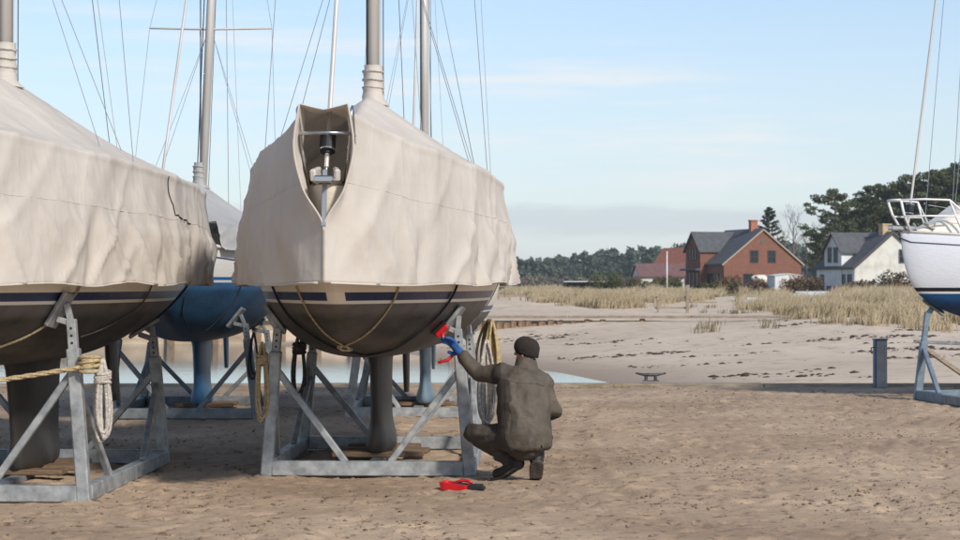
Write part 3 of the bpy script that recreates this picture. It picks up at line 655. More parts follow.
# ---------------------------------------------------------------- steel cradles
def cradle(label, cx, cy, wd, ln, yaw, boat_pose, galv, con=(.74,.68), lean=.10, brace_z=.90, side_brace=True):
    r = empty('boat_cradle', (cx, cy, 0), yaw); tag(r, label, 'boat cradle', None)
    hw, hl = wd/2, ln/2; Bh, Bw = .125, .10
    for sy, nm in ((-1,'cross_beam'),(1,'cross_beam')):
        MB().box((0, sy*hl, Bh/2+.004), (wd-.10, Bw*.96, Bh)).build(nm, galv, r, bevel=.008)
    for sx in (-1,1):
        MB().box((sx*hw, 0, Bh/2+.002), (Bw*.96, ln-.10, Bh*.97)).build('side_beam', galv, r, bevel=.008)
    MB().box((.0, 0, .028), (.13, ln-.11, .05)).build('keel_beam', galv, r, bevel=.008)
    c, s = math.cos(yaw), math.sin(yaw); bc, bs = math.cos(boat_pose[2]), math.sin(boat_pose[2]); k = boat_pose[3]
    def to_boat(x, y):
        wx, wy = cx+c*x-s*y, cy+s*x+c*y; dx, dy = (wx-boat_pose[0])/k, (wy-boat_pose[1])/k; return (bc*dx+bs*dy, -bs*dx+bc*dy)
    for sy in (-1, 1):
        for sx in (-1, 1):
            base = Vector((sx*hw, sy*hl, 0)); px = sx*(hw-lean)
            # contact point on the hull, found along the cross direction
            best = None
            for q in np.linspace(.2, hw-lean*.4, 60):
                bx, by = to_boat(sx*q, sy*hl)
                if abs(bx) < float(beam_f((by-Y0)/LOA))*.97:
                    z_ = hull_z(bx, by)*k; sc_ = abs(abs(bx)*k-con[0 if sy < 0 else 1])
                    if best is None or sc_ < best[0]: best = (sc_, sx*q, z_, bx, by)
            _, qx, qz, bx, by = best; nrm = hull_n(bx, by); nw = Vector((bc*nrm.x-bs*nrm.y, bs*nrm.x+bc*nrm.y, nrm.z)); nl = Vector((c*nw.x+s*nw.y, -s*nw.x+c*nw.y, nw.z))
            cp = Vector((qx, sy*hl, qz)); pad_c = cp+nl*.026
            topz = pad_c.z-.07; top = Vector((px, sy*hl, topz))
            mid = base.lerp(top, .84)
            post = MB().bar(base+Vector((0,0,.0)), mid, .098, .098, (0,1,0)).build('post', galv, r, bevel=.010)
            MB().bar(mid-(top-base).normalized()*.02, top, .072, .072, (0,1,0)).build('inner_post', galv, post, bevel=.007)
            for hz_ in (.87,.91,.95):
                hp = base.lerp(top, hz_); MB().tube([hp+Vector((0,-.0375,0)), hp+Vector((0,-.0345,0))], .011, 8).build('bolt_hole', M['black'], post)
            # pad: tilted plate with a fork to the post
            y_ax = Vector((0,1,0)); y_ax = (y_ax-nl*y_ax.dot(nl)).normalized(); x_ax = y_ax.cross(nl).normalized(); R_ = Matrix((x_ax, y_ax, nl)).transposed()
            MB().box(pad_c, (.30,.16,.035), R_).build('pad', galv, r, bevel=.008)
            MB().box(pad_c-nl*.0215, (.27,.13,.008), R_).build('pad_rubber', M['rubber'], r)
            for e in (-.07, .07): MB().bar(top-Vector((0,0,.03)), pad_c+x_ax*e+nl*.02, .045, .05, (0,1,0)).build('fork', galv, r, bevel=.005)
            # braces in the cross plane and along the side
            bz = base.lerp(top, brace_z/1.28)
            MB().bar(bz+Vector((-sx*.03,sy*-.01,0)), Vector((sx*.19, sy*hl-sy*.01, Bh-.01)), .055, .062, (0,1,0)).build('brace', galv, r, bevel=.006)
            if side_brace:
                MB().bar(base.lerp(top, .62)+Vector((0,-sy*.04,0)), Vector((sx*hw, sy*hl*(.45 if sy < 0 else .38), Bh-.01)), .055, .05, (1,0,0)).build('brace', galv, r, bevel=.006)
    return r
cradle('galvanised cradle carrying the boat the man works on', -.92, 17.55, 1.74, 2.62, -.03, P_MAIN, M['galv'])
cradle('galvanised cradle with a coiled rope knotted to its post', -3.83, 15.85, 1.80, 3.05, -.03, P_LEFT, M['galv'])
cradle('grey cradle under the blue bottomed boat', -3.62, 24.3, 1.80, 2.5, .01, P_BLUE, M['galv_dark'], con=(.62,.6), lean=.14)
cradle('cradle under the hidden boat with the pale keel', -.80, 24.4, 1.62, 2.3, 0, P_BACK, M['galv'], con=(.55,.55), lean=.16)
# timbers under the keels
def blocks(label, pose, n, dz=.095):
    r = empty('keel_block', (pose[0], pose[1], 0), pose[2]); tag(r, label, 'timber')
    for k in range(n):
        y = (k-(n-1)/2)*.42+random.uniform(-.03,.03); MB().box((random.uniform(-.04,.04), y, dz-.022+.022), (.78+random.uniform(-.1,.2), .20, .045), Euler((0,0,random.uniform(-.08,.08))).to_matrix()).build('plank', M['wood'], r, bevel=.006)
blocks('brown planks under the keel beside the crouching man', P_MAIN, 3, .0775); blocks('brown planks under the keel in the cradle with the roped post', P_LEFT, 3, .0775)
blocks('planks under the bright blue keel', P_BLUE, 2, .07); blocks('planks under the pale keel of the hidden boat', P_BACK, 2, .065)

# ---------------------------------------------------------------- white boat on the right, bow to the left
P_RB = (5.86+.93*4.3, 26.5+.37*4.3, math.atan2(-.93, .37), 1.0)      # local -y (bow) points to (-.93,-.37)
rb = boat('sailing_boat', M['hull_white'], 'white sailing boat with a dark blue bottom standing by the grey pedestal', M['under_blue'], M['under_blue']); place(rb, *P_RB)
SHR = .45
for o_ in rb.children:
    if o_.name.startswith('hull'):
        for v_ in o_.data.vertices: v_.co.y -= SHR*(2.36-v_.co.z)
_hz = hull_z
def rb_z(x, y):
    z_ = 1.4
    for _ in range(12): z_ = .5*z_+.5*_hz(x, min(y+SHR*(2.36-z_), Y0+LOA-.01))
    return z_
for (x_, y_, t_) in ((.12, Y0+.75, (.03,-3.0,9.2)), (-.2, Y0+1.0, (-.05,-2.6,9.0)), (.3, Y0+1.5, (.05,-2.2,9.3)), (.05, Y0+.35, (-.02,-3.2,9.3))): MB().tube([(x_, y_, 2.3), t_], .0045, 6).build('halyard', M['wire'], rb)
rig(rb, -1.9, lean=0, stay_z=(0, -3.15, 9.4), bow_y=Y0+.12)
c = cabin(rb, -4.08, 1.4, .50, .72)
glass = mat('cabin_window', (70,84,100), (110,124,140), scale=2, rough=.08, spec=.8)
def cabin_pt(y, f):
    s = (y-Y0)/LOA; b = float(beam_f(s))*.72; zs = float(sheer_f(s)); k = float(sstep(-4.08, -3.18, y))*.9+.1
    return Vector((-b*f if False else b*f, y, zs+.50*k*(1-abs(f)**6)**.6))
for sd in (-1, 1):
    for (ya, yb) in ((-3.35,-2.75),(-2.55,-1.8),(-1.6,-.8)):
        vs = []; 
        for t_ in np.linspace(0, 1, 8):
            y = ya+(yb-ya)*t_; up = cabin_pt(y, .955*sd); dn = cabin_pt(y, .985*sd); up.z = dn.z+ (up.z-dn.z)*min(1, .25+2.5*t_*(1 if ya < -1.2 else 1)); off = Vector((sd*.018,0,.004)); vs += [dn+off, up+off]
        MB().add(vs, [(2*i, 2*i+2, 2*i+3, 2*i+1) for i in range(7)]).build('cabin_window', glass, c)
navy = mat('navy_line', (40,46,78), None, rough=.4)
for sd in (-1, 1):
    MB().tube([tuple(below_sheer(s, .13, sd)+np.array([sd*.003,-SHR*(2.36-float(sheer_f(s))+.13),0])) for s in np.linspace(.006, 1, 60)], .009, 6).build('trim_line', navy, rb)
    MB().tube([(sd*(float(beam_f(s))+.004), Y0+LOA*s, float(sheer_f(s))+.012) for s in np.linspace(.002, 1, 50)], .020, 8).build('toe_rail', M['alu'], rb, smooth=True)
    # stanchions and lifelines
    for y in (-3.05, -1.7, -.3, 1.1, 2.4):
        s = (y-Y0)/LOA; xb = float(beam_f(s))-.06; zs = float(sheer_f(s)); MB().tube([(sd*xb, y, zs), (sd*xb, y, zs+.46)], .013, 8).build('stanchion', M['steel'], rb)
    for h_ in (.24, .45): MB().tube([(sd*(float(beam_f((y-Y0)/LOA))-.06), y, float(sheer_f((y-Y0)/LOA))+h_) for y in np.linspace(-3.6, 2.9, 24)], .005, 6).build('lifeline', M['wire_pale'], rb)
pul = empty('pulpit', parent=rb)
wh = mat('white_tube', (226,224,220), None, rough=.3)
z0 = 2.36; f = Y0
for sd in (-1, 1):
    MB().tube([(sd*.10, f+.10, z0), (sd*.14, f-.04, z0+.25), (sd*.16, f-.10, z0+.44)], .018, 8).build('upright', wh, pul, smooth=True)
    MB().tube([(sd*.42, f+.75, z0-.03), (sd*.40, f+.62, z0+.25), (sd*.38, f+.55, z0+.44)], .014, 8).build('upright', wh, pul, smooth=True)
    MB().tube([(sd*.16, f-.10, z0+.44), (sd*.30, f+.2, z0+.45), (sd*.38, f+.55, z0+.44), (sd*.52, f+.80, z0+.18), (sd*.56,f+.9,z0-.05)], .014, 8).build('rail', wh, pul, smooth=True)
    MB().tube([(sd*.14, f-.03, z0+.22), (sd*.28, f+.25, z0+.22), (sd*.40, f+.62, z0+.22)], .012, 8).build('rail', wh, pul, smooth=True)
    MB().tube([(sd*.05, f+.3, z0+.03), (sd*.13, f+.5, z0+.13), (sd*.2, f+.42, z0+.05), (sd*.12, f+.3, z0+.12)], .02, 8).build('mooring_line', M['rope_white'], pul, smooth=True)
MB().tube([(-.16, f-.10, z0+.44), (0, f-.15, z0+.44), (.16, f-.10, z0+.44)], .018, 8).build('rail', wh, pul, smooth=True)
MB().box((0, f+.02, z0+.06), (.12, .4, .07)).build('bow_roller', M['steel'], rb, bevel=.015)
# its cradle: bow post in view, the rest runs out of the frame
RC = empty('boat_cradle', (6.20, 26.85, 0), .0); tag(RC, 'blue grey cradle with an adjustable bow post under the white boat', 'boat cradle')
g = M['galv_blue']
W_rb = world_of(P_RB)
def rb_local(wx, wy):
    bc, bs = math.cos(P_RB[2]), math.sin(P_RB[2]); dx, dy = wx-P_RB[0], wy-P_RB[1]; return (bc*dx+bs*dy, -bs*dx+bc*dy)
tpx, tpy = 6.20+.22, 26.85-.02
bx, by = rb_local(tpx, tpy); tz = rb_z(bx, by); hull_z = rb_z
top = Vector((.12, -.01, tz-.10))
post = MB().bar((-.02,0,0), Vector((-.02,0,0)).lerp(top, .66), .105, .105, (0,1,0)).build('post', g, RC, bevel=.01)
MB().bar(Vector((-.02,0,0)).lerp(top, .62), top, .075, .075, (0,1,0)).build('inner_post', g, post, bevel=.008)
nr = hull_n(bx, by) if abs(bx) < float(beam_f((by-Y0)/LOA))-.03 else Vector((0,0,-1))
bc, bs = math.cos(P_RB[2]), math.sin(P_RB[2]); nw = Vector((bc*nr.x-bs*nr.y, bs*nr.x+bc*nr.y, nr.z)).normalized()
cpt = Vector((tpx-6.20, tpy-26.85, tz))+nw*.03
ya = Vector((0,1,0)); ya = (ya-nw*ya.dot(nw)).normalized(); xa_ = ya.cross(nw); R_ = Matrix((xa_, ya, nw)).transposed()
MB().box(cpt, (.36,.16,.04), R_).build('pad', M['galv_dark'], RC, bevel=.008)
MB().bar(top-Vector((0,0,.05)), cpt+nw*.02, .07, .07, (0,1,0)).build('fork', g, RC, bevel=.006)
dv = Vector((.14, -.99, 0)).normalized()
b0 = MB().bar((.0,-.02,.07), dv*1.0+Vector((0,0,.07)), .11, .135).build('side_beam', g, RC, bevel=.01)
MB().bar(dv*1.0+Vector((0,0,.068)), dv*2.9+Vector((0,0,.068)), .10, .125).build('side_beam', M['galv_dark'], RC, bevel=.01)
MB().bar(Vector((-.02,0,0)).lerp(top,.60), dv*.75+Vector((0,0,.13)), .06, .06).build('brace', g, RC, bevel=.007)
MB().bar(Vector((-.02,0,0)).lerp(top,.60), (1.05, .35, .10), .06, .06).build('brace', M['wood_grey'], RC, bevel=.007)
MB().bar((.0,0,.82), (2.0,.3,.72), .045, .045).build('strut', M['galv_dark'], RC, bevel=.006)
MB().bar((-.07,0,.83), (.12,0,.83), .035, .035).build('clamp', M['galv_dark'], RC, bevel=.005)
MB().bar((.05,.12,.066), (3.6, 1.2,.066), .10, .12).build('cross_beam', g, RC, bevel=.01)
MB().bar(dv*2.9+Vector((0,0,.066)), dv*2.9+Vector((3.4,1.2,.066)), .10, .12).build('cross_beam', g, RC, bevel=.01)
MB().bar((1.15,-.75,.06), (1.32,-.70,.62), .07, .07).build('brace', g, RC, bevel=.007)
for (wx, wy) in ((8.9, 26.75), (10.1, 29.1), (8.3,27.55), (10.6,28.2)):
    lx, ly = rb_local(wx, wy)
    if abs(lx) < float(beam_f((ly-Y0)/LOA))-.05: MB().bar((wx-6.2, wy-26.85, 0), (wx-6.2, wy-26.85, hull_z(lx, ly)-.01), .1, .1, (0,1,0)).build('post', g, RC, bevel=.01)
blocks('planks under the white boat', (P_RB[0], P_RB[1], P_RB[2]), 3, .0775)

hull_z = _hz
# ---------------------------------------------------------------- ropes
def coil(name, label, top, length, width, loops, m, r=.012, wrap=True, ax=(1,0,0), seed=1, cat='rope', minw=.35):
    rnd = random.Random(seed); ax = Vector(ax).normalized(); back_ = Vector((0,0,1)).cross(ax); mb = MB(); path = []
    for k in range(loops):
        L_ = length*rnd.uniform(.82, 1.0); w_ = width*rnd.uniform(minw, 1.1); dy = (k-(loops-1)/2)*r*.8+rnd.uniform(-.01,.01); sh = rnd.uniform(-.018,.018)
        for a in np.linspace(0, 2*math.pi, 26, endpoint=False):
            q = (1-math.cos(a))/2; ww = w_*(.30+.70*q**.7)
            path.append(ax*(ww/2*math.sin(a)+sh*q)+back_*dy+Vector((0,0,-L_*q)))
    mb.tube(path, r, 7)
    o = mb.build(name, m, smooth=True, loc=top); tag(o, label, cat)
    if wrap:
        for k in range(4):
            zc = -.07-.026*k-length*.05; MB().tube([ax*(width*.36*math.cos(a))+back_*(r*loops*.5+.012)*math.sin(a)+Vector((0,0,zc+.012*math.sin(a+k))) for a in np.linspace(0, 2*math.pi, 16, endpoint=False)], r*1.05, 7, closed=True).build('wrap', m, o, smooth=True)
    return o
coil('rope_coil', 'pale rope coil hanging from the cradle post that holds the taut rope', (-2.83, 14.25, 1.08), .64, .15, 5, M['rope_white'], .0145, ax=(1,.25,0), seed=3)
coil('rope_coil', 'tan rope coil hung on the cradle beside the crouching man\'s boat, towards the blue keel', (-1.86, 16.22, 1.14), .68, .125, 4, M['rope_tan'], .011, ax=(1,.1,0), seed=5)
coil('rope_coil', 'long white rope loops hanging on the post beside the man\'s raised arm', (.05, 16.33, 1.16), .82, .17, 8, M['rope_white'], .012, wrap=False, minw=.2, ax=(1,.2,0), seed=8)
coil('rope_coil', 'thick bundle of tan rope behind the white rope loops', (.10, 18.80, 1.28), (.64), .26, 18, M['rope_tan'], .014, wrap=False, minw=.05, ax=(1,.2,0), seed=9)
coil('rope_coil', 'dark rope bundle on the far post of the cradle near the man', (-1.78, 18.72, 1.15), .70, .16, 4, M['rope_dark'], .015, ax=(1,.1,0), seed=11)
coil('rope_coil', 'black strap loop hanging on the post of the cradle under the blue boat', (-2.74, 23.0, 1.05), .62, .16, 2, M['strap'], .012, wrap=False, ax=(1,.3,0), seed=12)
coil('rope_coil', 'dark rope bundle on the far post of the cradle with the roped post', (-4.68, 17.3, 1.1), .5, .14, 4, M['rope_dark'], .014, ax=(1,.1,0), seed=13)
# mooring rope drawn across from the left
a0 = Vector((-5.6, 14.0, .90)); a1 = Vector((-2.98, 14.20, 1.02)); mb = MB(); pts = []
for k in range(60):
    t_ = k/59; p = a0.lerp(a1, t_); p.z -= .10*math.sin(math.pi*t_); pts.append(p)
for ph in (0, 2.09, 4.19):
    mb.tube([p+Vector((0, .010*math.cos(i*.95+ph), .010*math.sin(i*.95+ph))) for i, p in enumerate(pts)], .0115, 6)
for q in range(4): mb.tube([Vector((-2.925, 14.245, 1.00+.028*q))+Vector((.078*math.cos(a), .080*math.sin(a), .015*math.sin(a+q))) for a in np.linspace(0, 2*math.pi, 20, endpoint=False)], .0135, 7, closed=True)
tag(mb.build('mooring_rope', M['rope_tan'], smooth=True), 'taut tan rope leading to the cradle post', 'rope')

# ---------------------------------------------------------------- the crouching man
BY = 15.6
def pt(x, y, z_): return Vector((x, BY+y, z_))
def remesh(mb, voxel, smooth_it=6, fac=.5, name='part'):
    me = mb.mesh(name); o = bpy.data.objects.new(name, me); col.objects.link(o)
    m1 = o.modifiers.new('r', 'REMESH'); m1.mode = 'VOXEL'; m1.voxel_size = voxel
    m2 = o.modifiers.new('s', 'SMOOTH'); m2.iterations = smooth_it; m2.factor = fac
    dg = bpy.context.evaluated_depsgraph_get(); dg.update(); r = bpy.data.meshes.new_from_object(o.evaluated_get(dg))
    bpy.data.objects.remove(o); r.polygons.foreach_set('use_smooth', [True]*len(r.polygons)); return r
def wrinkle(me, amp, fr, seed, dirn=(1,1,1)):
    n_ = len(me.vertices); co = np.empty(n_*3, np.float32); me.vertices.foreach_get('co', co); co = co.reshape(-1,3); no = np.empty(n_*3, np.float32); me.vertices.foreach_get('normal', no); no = no.reshape(-1,3)
    q = co*np.array(dirn)*fr; d = (1-np.abs(pn(q[:,0]+q[:,1]*.7, q[:,2]+q[:,1]*.4, seed))*4.5)
    d = amp*np.clip(d, -.3, 1)+amp*.6*pn(q[:,0]*2.1+3, q[:,2]*2.1+q[:,1], seed+3)
    me.vertices.foreach_set('co', (co+no*d[:,None]).astype(np.float32).ravel()); me.update()
LAT = Vector((.94,.30,0)).normalized(); FWD = Vector((-.34,.94,0)).normalized()
def ering(c, rx, ry, tilt=0, n=22):
    return [c+LAT*rx*math.cos(a)+FWD*ry*math.sin(a)+Vector((0,0,tilt*math.cos(a)-.25*ry*math.sin(a)*0)) for a in np.linspace(0, 2*math.pi, n, endpoint=False)]
hipL, hipR = pt(.28,.02,.37), pt(.46,.06,.37)
kneeL, ankL = pt(-.05,.22,.40), pt(.27,.15,.165)
kneeR, ankR = pt(.33,.48,.42), pt(.47,.12,.22)
shL, elL, wrL = pt(.185,.13,.895), pt(.0,.30,.89), pt(-.165,.36,1.06)
shR, elR, wrR = pt(.545,.12,.85), pt(.605,.14,.60), pt(.46,.42,.52)
headc = pt(.385,.20,1.075)
man = empty('person', (.36, BY+.1, 0)); tag(man, 'man in dark olive work clothes and brown beanie crouching to scrub a hull', 'person')
def mput(name, me, m): 
    o = obj(name, me, m, man); o.matrix_parent_inverse = Matrix.Translation((-.36, -BY-.1, 0)); return o
# body: one continuous mesh under the clothes
mb = MB(); 
mb.loft([ering(pt(.37,.02,.30), .16,.12), ering(pt(.365,.04,.6), .16,.11), ering(pt(.36,.09,.82), .17,.10), ering(pt(.37,.14,.92), .07,.07)])
mb.cap(pt(.375,.14,.88), pt(.385,.19,1.02), .055, .052)
for a, b, c_, r1, r2, r3 in ((shL,elL,wrL,.045,.038,.024),(shR+Vector((-.05,.0,-.05)),elR,wrR,.045,.038,.026)): mb.cap(a,b,r1,r2); mb.cap(b,c_,r2,r3)
mb.cap(pt(.36,.1,.82), shL, .06, .045); mb.cap(pt(.36,.1,.82), shR+Vector((-.05,0,-.05)), .06, .045)
for a, b, c_ in ((hipL,kneeL,ankL),(hipR,kneeR,ankR)): mb.cap(a,b,.085,.058); mb.cap(b,c_,.055,.04)
HD = Vector((-.85,.53,0)).normalized(); HX = HD.cross(Vector((0,0,1)))       # where the head looks
HR_ = Matrix((HX, HD, Vector((0,0,1)))).transposed()
mb.ell(headc+Vector((0,0,.01)), (.074,.092,.105), R=HR_); mb.ell(headc+HD*.03+Vector((0,0,-.055)), (.055,.062,.06), R=HR_)
mb.cap(headc+HD*.088+Vector((0,0,.012)), headc+HD*.108+Vector((0,0,-.018)), .010, .014)      # nose
mb.ell(headc+HD*.083+Vector((0,0,-.05)), (.026,.014,.010), R=HR_)                              # mouth
for sd in (-1, 1): mb.ell(headc+HX*sd*.077+Vector((0,0,-.012))-HD*.01, (.010,.022,.034), R=HR_)
def hand(mbh, wr, d, pal, curl, r=.0095, L_=1.0, spread=1):
    d = d.normalized(); pal = (pal-d*pal.dot(d)).normalized(); side = d.cross(pal)
    k0 = wr+d*.085*L_
    for q in (-.028,-.010,.010,.028): mbh.cap(wr+d*.012+side*q*.7, k0+side*q, .017, .0145)
    for i, (q, fl) in enumerate(((-.030,.82),(-.010,1.0),(.010,.95),(.029,.74))):
        p = k0+side*q*spread; dd = d.copy(); l_ = .036*fl*L_
        for j in range(3):
            dd = (dd+pal*curl*(.55+.35*j)).normalized(); p2 = p+dd*l_*(1-.12*j); mbh.cap(p, p2, r*(1-.08*j), r*(1-.08*(j+1)), 10); p = p2
    th = wr+d*.028-side*.032; t1 = th+(d*.5-side*.65+pal*.45).normalized()*.045; t2 = t1+(d*.85-side*.05+pal*.5).normalized()*.034; mbh.cap(th, t1, r*1.35, r*1.1, 10); mbh.cap(t1, t2, r*1.1, r*.95, 10)
hand(mb, wrR, Vector((-.55,.75,-.25)), Vector((0,.2,-1)), .35)
body = mput('body', remesh(mb, .0085, 3, .4, 'body'), mat('skin', (198,142,116), (178,118,96), scale=14, rough=.55))
for sd in (-1, 1):
    mput('eye', MB().ell(headc+HD*.083+HX*sd*.030+Vector((0,0,.012)), (.011,.008,.008), 10, 8).mesh('eye'), mat('eye_dark', (40,34,30), None, rough=.2))
# trousers
mb = MB(); mb.cap(hipL, hipR, .135, .135); mb.cap(pt(.36,.03,.36), pt(.37,.03,.46), .17,.17)
for a, b, c_ in ((hipL,kneeL,ankL),(hipR,kneeR,ankR)):
    mb.cap(a, b, .115, .083); mb.cap(b, c_, .080, .066); mb.cap(c_, c_.lerp(b,.06), .068,.068)
me = remesh(mb, .011, 5, .5, 'trousers'); wrinkle(me, .011, 7, 4, (1,1,1.5)); wrinkle(me, .003, 18, 14)
trm = mat('trouser_cloth', (70,62,54), (54,47,41), scale=6, rough=.85, bump=.7, bscale=18)
tr = mput('trousers', me, trm)
# jacket
mb = MB()
mb.loft([ering(pt(.375,.005,.285), .185,.150), ering(pt(.375,.01,.31), .215,.175), ering(pt(.37,.01,.42), .228,.185), ering(pt(.365,.03,.58), .222,.172,-.0), ering(pt(.36,.06,.73), .225,.165,-.012), ering(pt(.362,.09,.83), .215,.150,-.02), ering(pt(.37,.115,.905), .150,.120,-.02), ering(pt(.378,.14,.955), .088,.09,-.012)])
mb.cap(shL+Vector((.05,-.02,-.015)), elL, .092, .070); mb.cap(elL, elL.lerp(wrL,.80), .069, .050)
mb.cap(shR+Vector((-.05,-.0,-.04)), elR, .085, .070); mb.cap(elR, wrR, .070, .052)
mb.cap(pt(.36,.09,.84), shL, .11, .09); mb.cap(pt(.36,.09,.83), shR+Vector((-.02,0,-.02)), .115, .085)
mb.tube([pt(.378,.135,.94), pt(.383,.155,.985), pt(.385,.165,1.015)], [.092,.082,.076], 18)
me = remesh(mb, .011, 4, .5, 'jacket'); wrinkle(me, .012, 4.0, 8, (1.2,1.2,.8)); wrinkle(me, .0035, 9, 18, (1,1,.8))
jm = mat('jacket_cloth', (88,79,66), (70,62,52), scale=5, rough=.75, bump=.7, bscale=16, detail=8)
jk = mput('jacket', me, jm); me.materials.append(mat('jacket_side_panel', (62,54,46), (52,45,39), scale=6, rough=.85, bump=.25, bscale=140))
_ax = pt(.366,.06,0)
for p_ in me.polygons:
    q_ = Vector(p_.center)-_ax; la = q_.dot(LAT); fw = q_.dot(FWD)
    if p_.center.z < .86 and ((la < -.155 and fw > -.13) or (la > .185 and p_.center.z < .58)) and p_.center.x > .12: p_.material_index = 1
    if elL.x+.10 < p_.center.x < elL.x+.17 and p_.center.z > .74: p_.material_index = 1
pan = MB()   # dark side panel seams down the back
for sx_, z_list in ((-.16, (.40,.5,.6,.7,.8)), (.19, (.36,.46,.56,.66,.76))):
    pass
from mathutils.bvhtree import BVHTree
def drape(me_, pts, r=.0022, n=5):
    bv = BVHTree.FromPolygons([v_.co for v_ in me_.vertices], [tuple(p_.vertices) for p_ in me_.polygons]); P_ = []
    for q_ in smooth_path([Vector((a, 0, b)) for a, b in pts], n):
        hit = bv.ray_cast(Vector((q_.x, BY-2, q_.z)), Vector((0,1,0)))
        if hit[0] is not None: P_.append(hit[0]+hit[1]*r*.3)
    return MB().tube(P_, r, 6).mesh('seam')
seamm = mat('seam_thread', (46,40,34), None, rough=.9)
for pts in ([(.205,.86),(.30,.835),(.37,.83),(.46,.825),(.53,.80)], [(.205,.86),(.21,.74),(.205,.60),(.20,.46),(.215,.34)], [(.22,.60),(.25,.605),(.262,.52),(.25,.44)]):
    mput('seam', drape(me, pts), seamm)
mput('collar', MB().loft([[pt(.383,.158,0)+Vector((0,0,z_))+LAT*r_*math.cos(a)+FWD*r_*1.02*math.sin(a)+Vector((0,0,.012*math.sin(a))) for a in np.linspace(0, 2*math.pi, 24, endpoint=False)] for z_, r_ in ((.955,.098),(.97,.094),(1.005,.086),(1.022,.082),(1.022,.076),(.99,.074))], cap=False).mesh('collar'), jm)
mput('waist_cord', MB().tube([pt(.50,-.13,.33), pt(.515,-.16,.29), pt(.52,-.165,.255)], .005, 6).mesh('waist_cord'), M['strap'])
# cuff of the raised sleeve
d_ = (wrL-elL).normalized(); mput('cuff', MB().tube([wrL-d_*.05, wrL-d_*.02, wrL-d_*.005], [.052,.049,.042], 16).mesh('cuff'), trm)
# beanie
mb = MB(); rr = []
for z_, r_ in ((-.030,.080),(-.036,.091),(-.012,.098),(.01,.102),(.03,.104),(.06,.097),(.085,.082),(.105,.056),(.114,.025)):
    rr.append([headc+HX*r_*.93*math.cos(a)+HD*(r_*1.07*math.sin(a)-.006)+Vector((0,0,z_+.012+.024*math.sin(a)*(1 if z_ < 0 else .4))) for a in np.linspace(0, 2*math.pi, 24, endpoint=False)])
mb.loft(rr, cap=True); me = mb.mesh('beanie'); wrinkle(me, .003, 16, 6)
bn = mput('beanie', me, mat('knit_brown', (50,41,35), (38,31,27), scale=30, rough=.95, bump=.8, bscale=150)); me.polygons.foreach_set('use_smooth', [True]*len(me.polygons))
# boots
bootm = mat('boot_leather', (34,31,29), (22,20,19), scale=8, rough=.6, bump=.4, bscale=40); solem = mat('boot_sole', (84,74,64), (52,46,41), scale=14, rough=.9, bump=.6, bscale=60)
def boot(ank, heel, ball, toe, up):
    mb = MB(); shin = (ank-heel).normalized()
    mb.cap(ank+Vector((0,0,.035)), heel+up*.05, .066, .058); mb.cap(heel+up*.050, ball+up*.050, .053, .053); mb.cap(ball+up*.046, toe+up*.044, .052, .046)
    mb.cap(heel.lerp(ball,.25)+up*.08, ball+up*.05, .05, .04)
    b_ = mput('boot', remesh(mb, .008, 3, .5, 'boot'), bootm)
    fwd = (ball-heel).normalized(); sd = fwd.cross(up).normalized(); s2 = MB()
    mb = None; prof = [(-.05,.030),(-.02,.040),(.03,.042),(.09,.040),(.15,.046),(.19,.050)]
    ln = (ball-heel).length; pts = []
    for k in range(11):
        t_ = k/10; tot = ln+(toe-ball).length+.05; d = -.045+t_*(tot+.03); base = heel+fwd*d if d < ln else ball+(toe-ball).normalized()*(d-ln)
        wv = (.036 if k in (0,10) else .050+.008*math.sin(t_*5)); pts.append((base, wv))
    rings = [[b0_+sd*w_+up*.012, b0_-sd*w_+up*.012, b0_-sd*w_-up*.014, b0_+sd*w_-up*.014] for b0_, w_ in pts]
    s2.loft(rings); so = obj('sole', s2.mesh('sole', bevel=.003), solem, b_)
    return b_
boot(ankL, pt(.30,.10,.115), pt(.19,.19,.035), pt(.135,.23,.022), Vector((.25,-.25,.92)).normalized())
boot(ankR, pt(.468,.045,.150), pt(.460,.125,.038), pt(.455,.20,.022), Vector((0,.80,.60)).normalized())
# blue work glove on the raised hand and the red scrubbing tool against the hull
tp_l = hull_pick(P_MAIN, [(444,333)], .0, (15.98,16.12))[0]; W_ = world_of(P_MAIN); tp = Vector(W_(np.array(tp_l)))
nl_ = (hull_pick(P_MAIN, [(444,333)], .05, (15.98,16.12))[0]-tp_l).normalized(); c_, s_ = math.cos(P_MAIN[2]), math.sin(P_MAIN[2]); tn = Vector((c_*nl_.x-s_*nl_.y, s_*nl_.x+c_*nl_.y, nl_.z))
grip = tp+tn*.07
hd_ = (grip-wrL).normalized()
mb = MB(); hand(mb, wrL+hd_*.005, hd_+Vector((0,0,.1)), -tn+Vector((-.4,0,0)), .62, r=.0165, L_=1.2, spread=1.1); mb.cap(wrL-d_*.05, wrL+hd_*.03, .040, .036); mb.cap(wrL+hd_*.02, wrL+hd_*.085, .034, .036)
mput('glove', remesh(mb, .0055, 2, .4, 'glove'), mat('blue_glove', (36,92,158), (28,72,130), scale=20, rough=.7, bump=.5, bscale=90))
hs = empty('scrubbing_pad', tp); tag(hs, 'red hand scrubber pressed to the hull in the blue gloved hand', 'scrubber')
ya = Vector((0,1,0)); ya = (ya-tn*ya.dot(tn)).normalized(); xa_ = ya.cross(tn).normalized(); R_ = Matrix((xa_, ya, tn)).transposed()
MB().box(tn*.012, (.15,.10,.022), R_).build('pad', M['black'], hs, bevel=.004)
MB().box(tn*.045, (.13,.085,.044), R_).build('head', M['red'], hs, bevel=.012)
hp = wrL+hd_*.07-tp
MB().tube([tn*.06, tn*.085+xa_*.03, hp+Vector((.0,.03,-.0)), hp+Vector((-.03,.03,-.07)), hp+Vector((-.07,.02,-.105)), hp+Vector((-.15,.0,-.125))], [.016,.015,.013,.013,.015,.012], 10).build('handle', M['red'], hs, smooth=True)
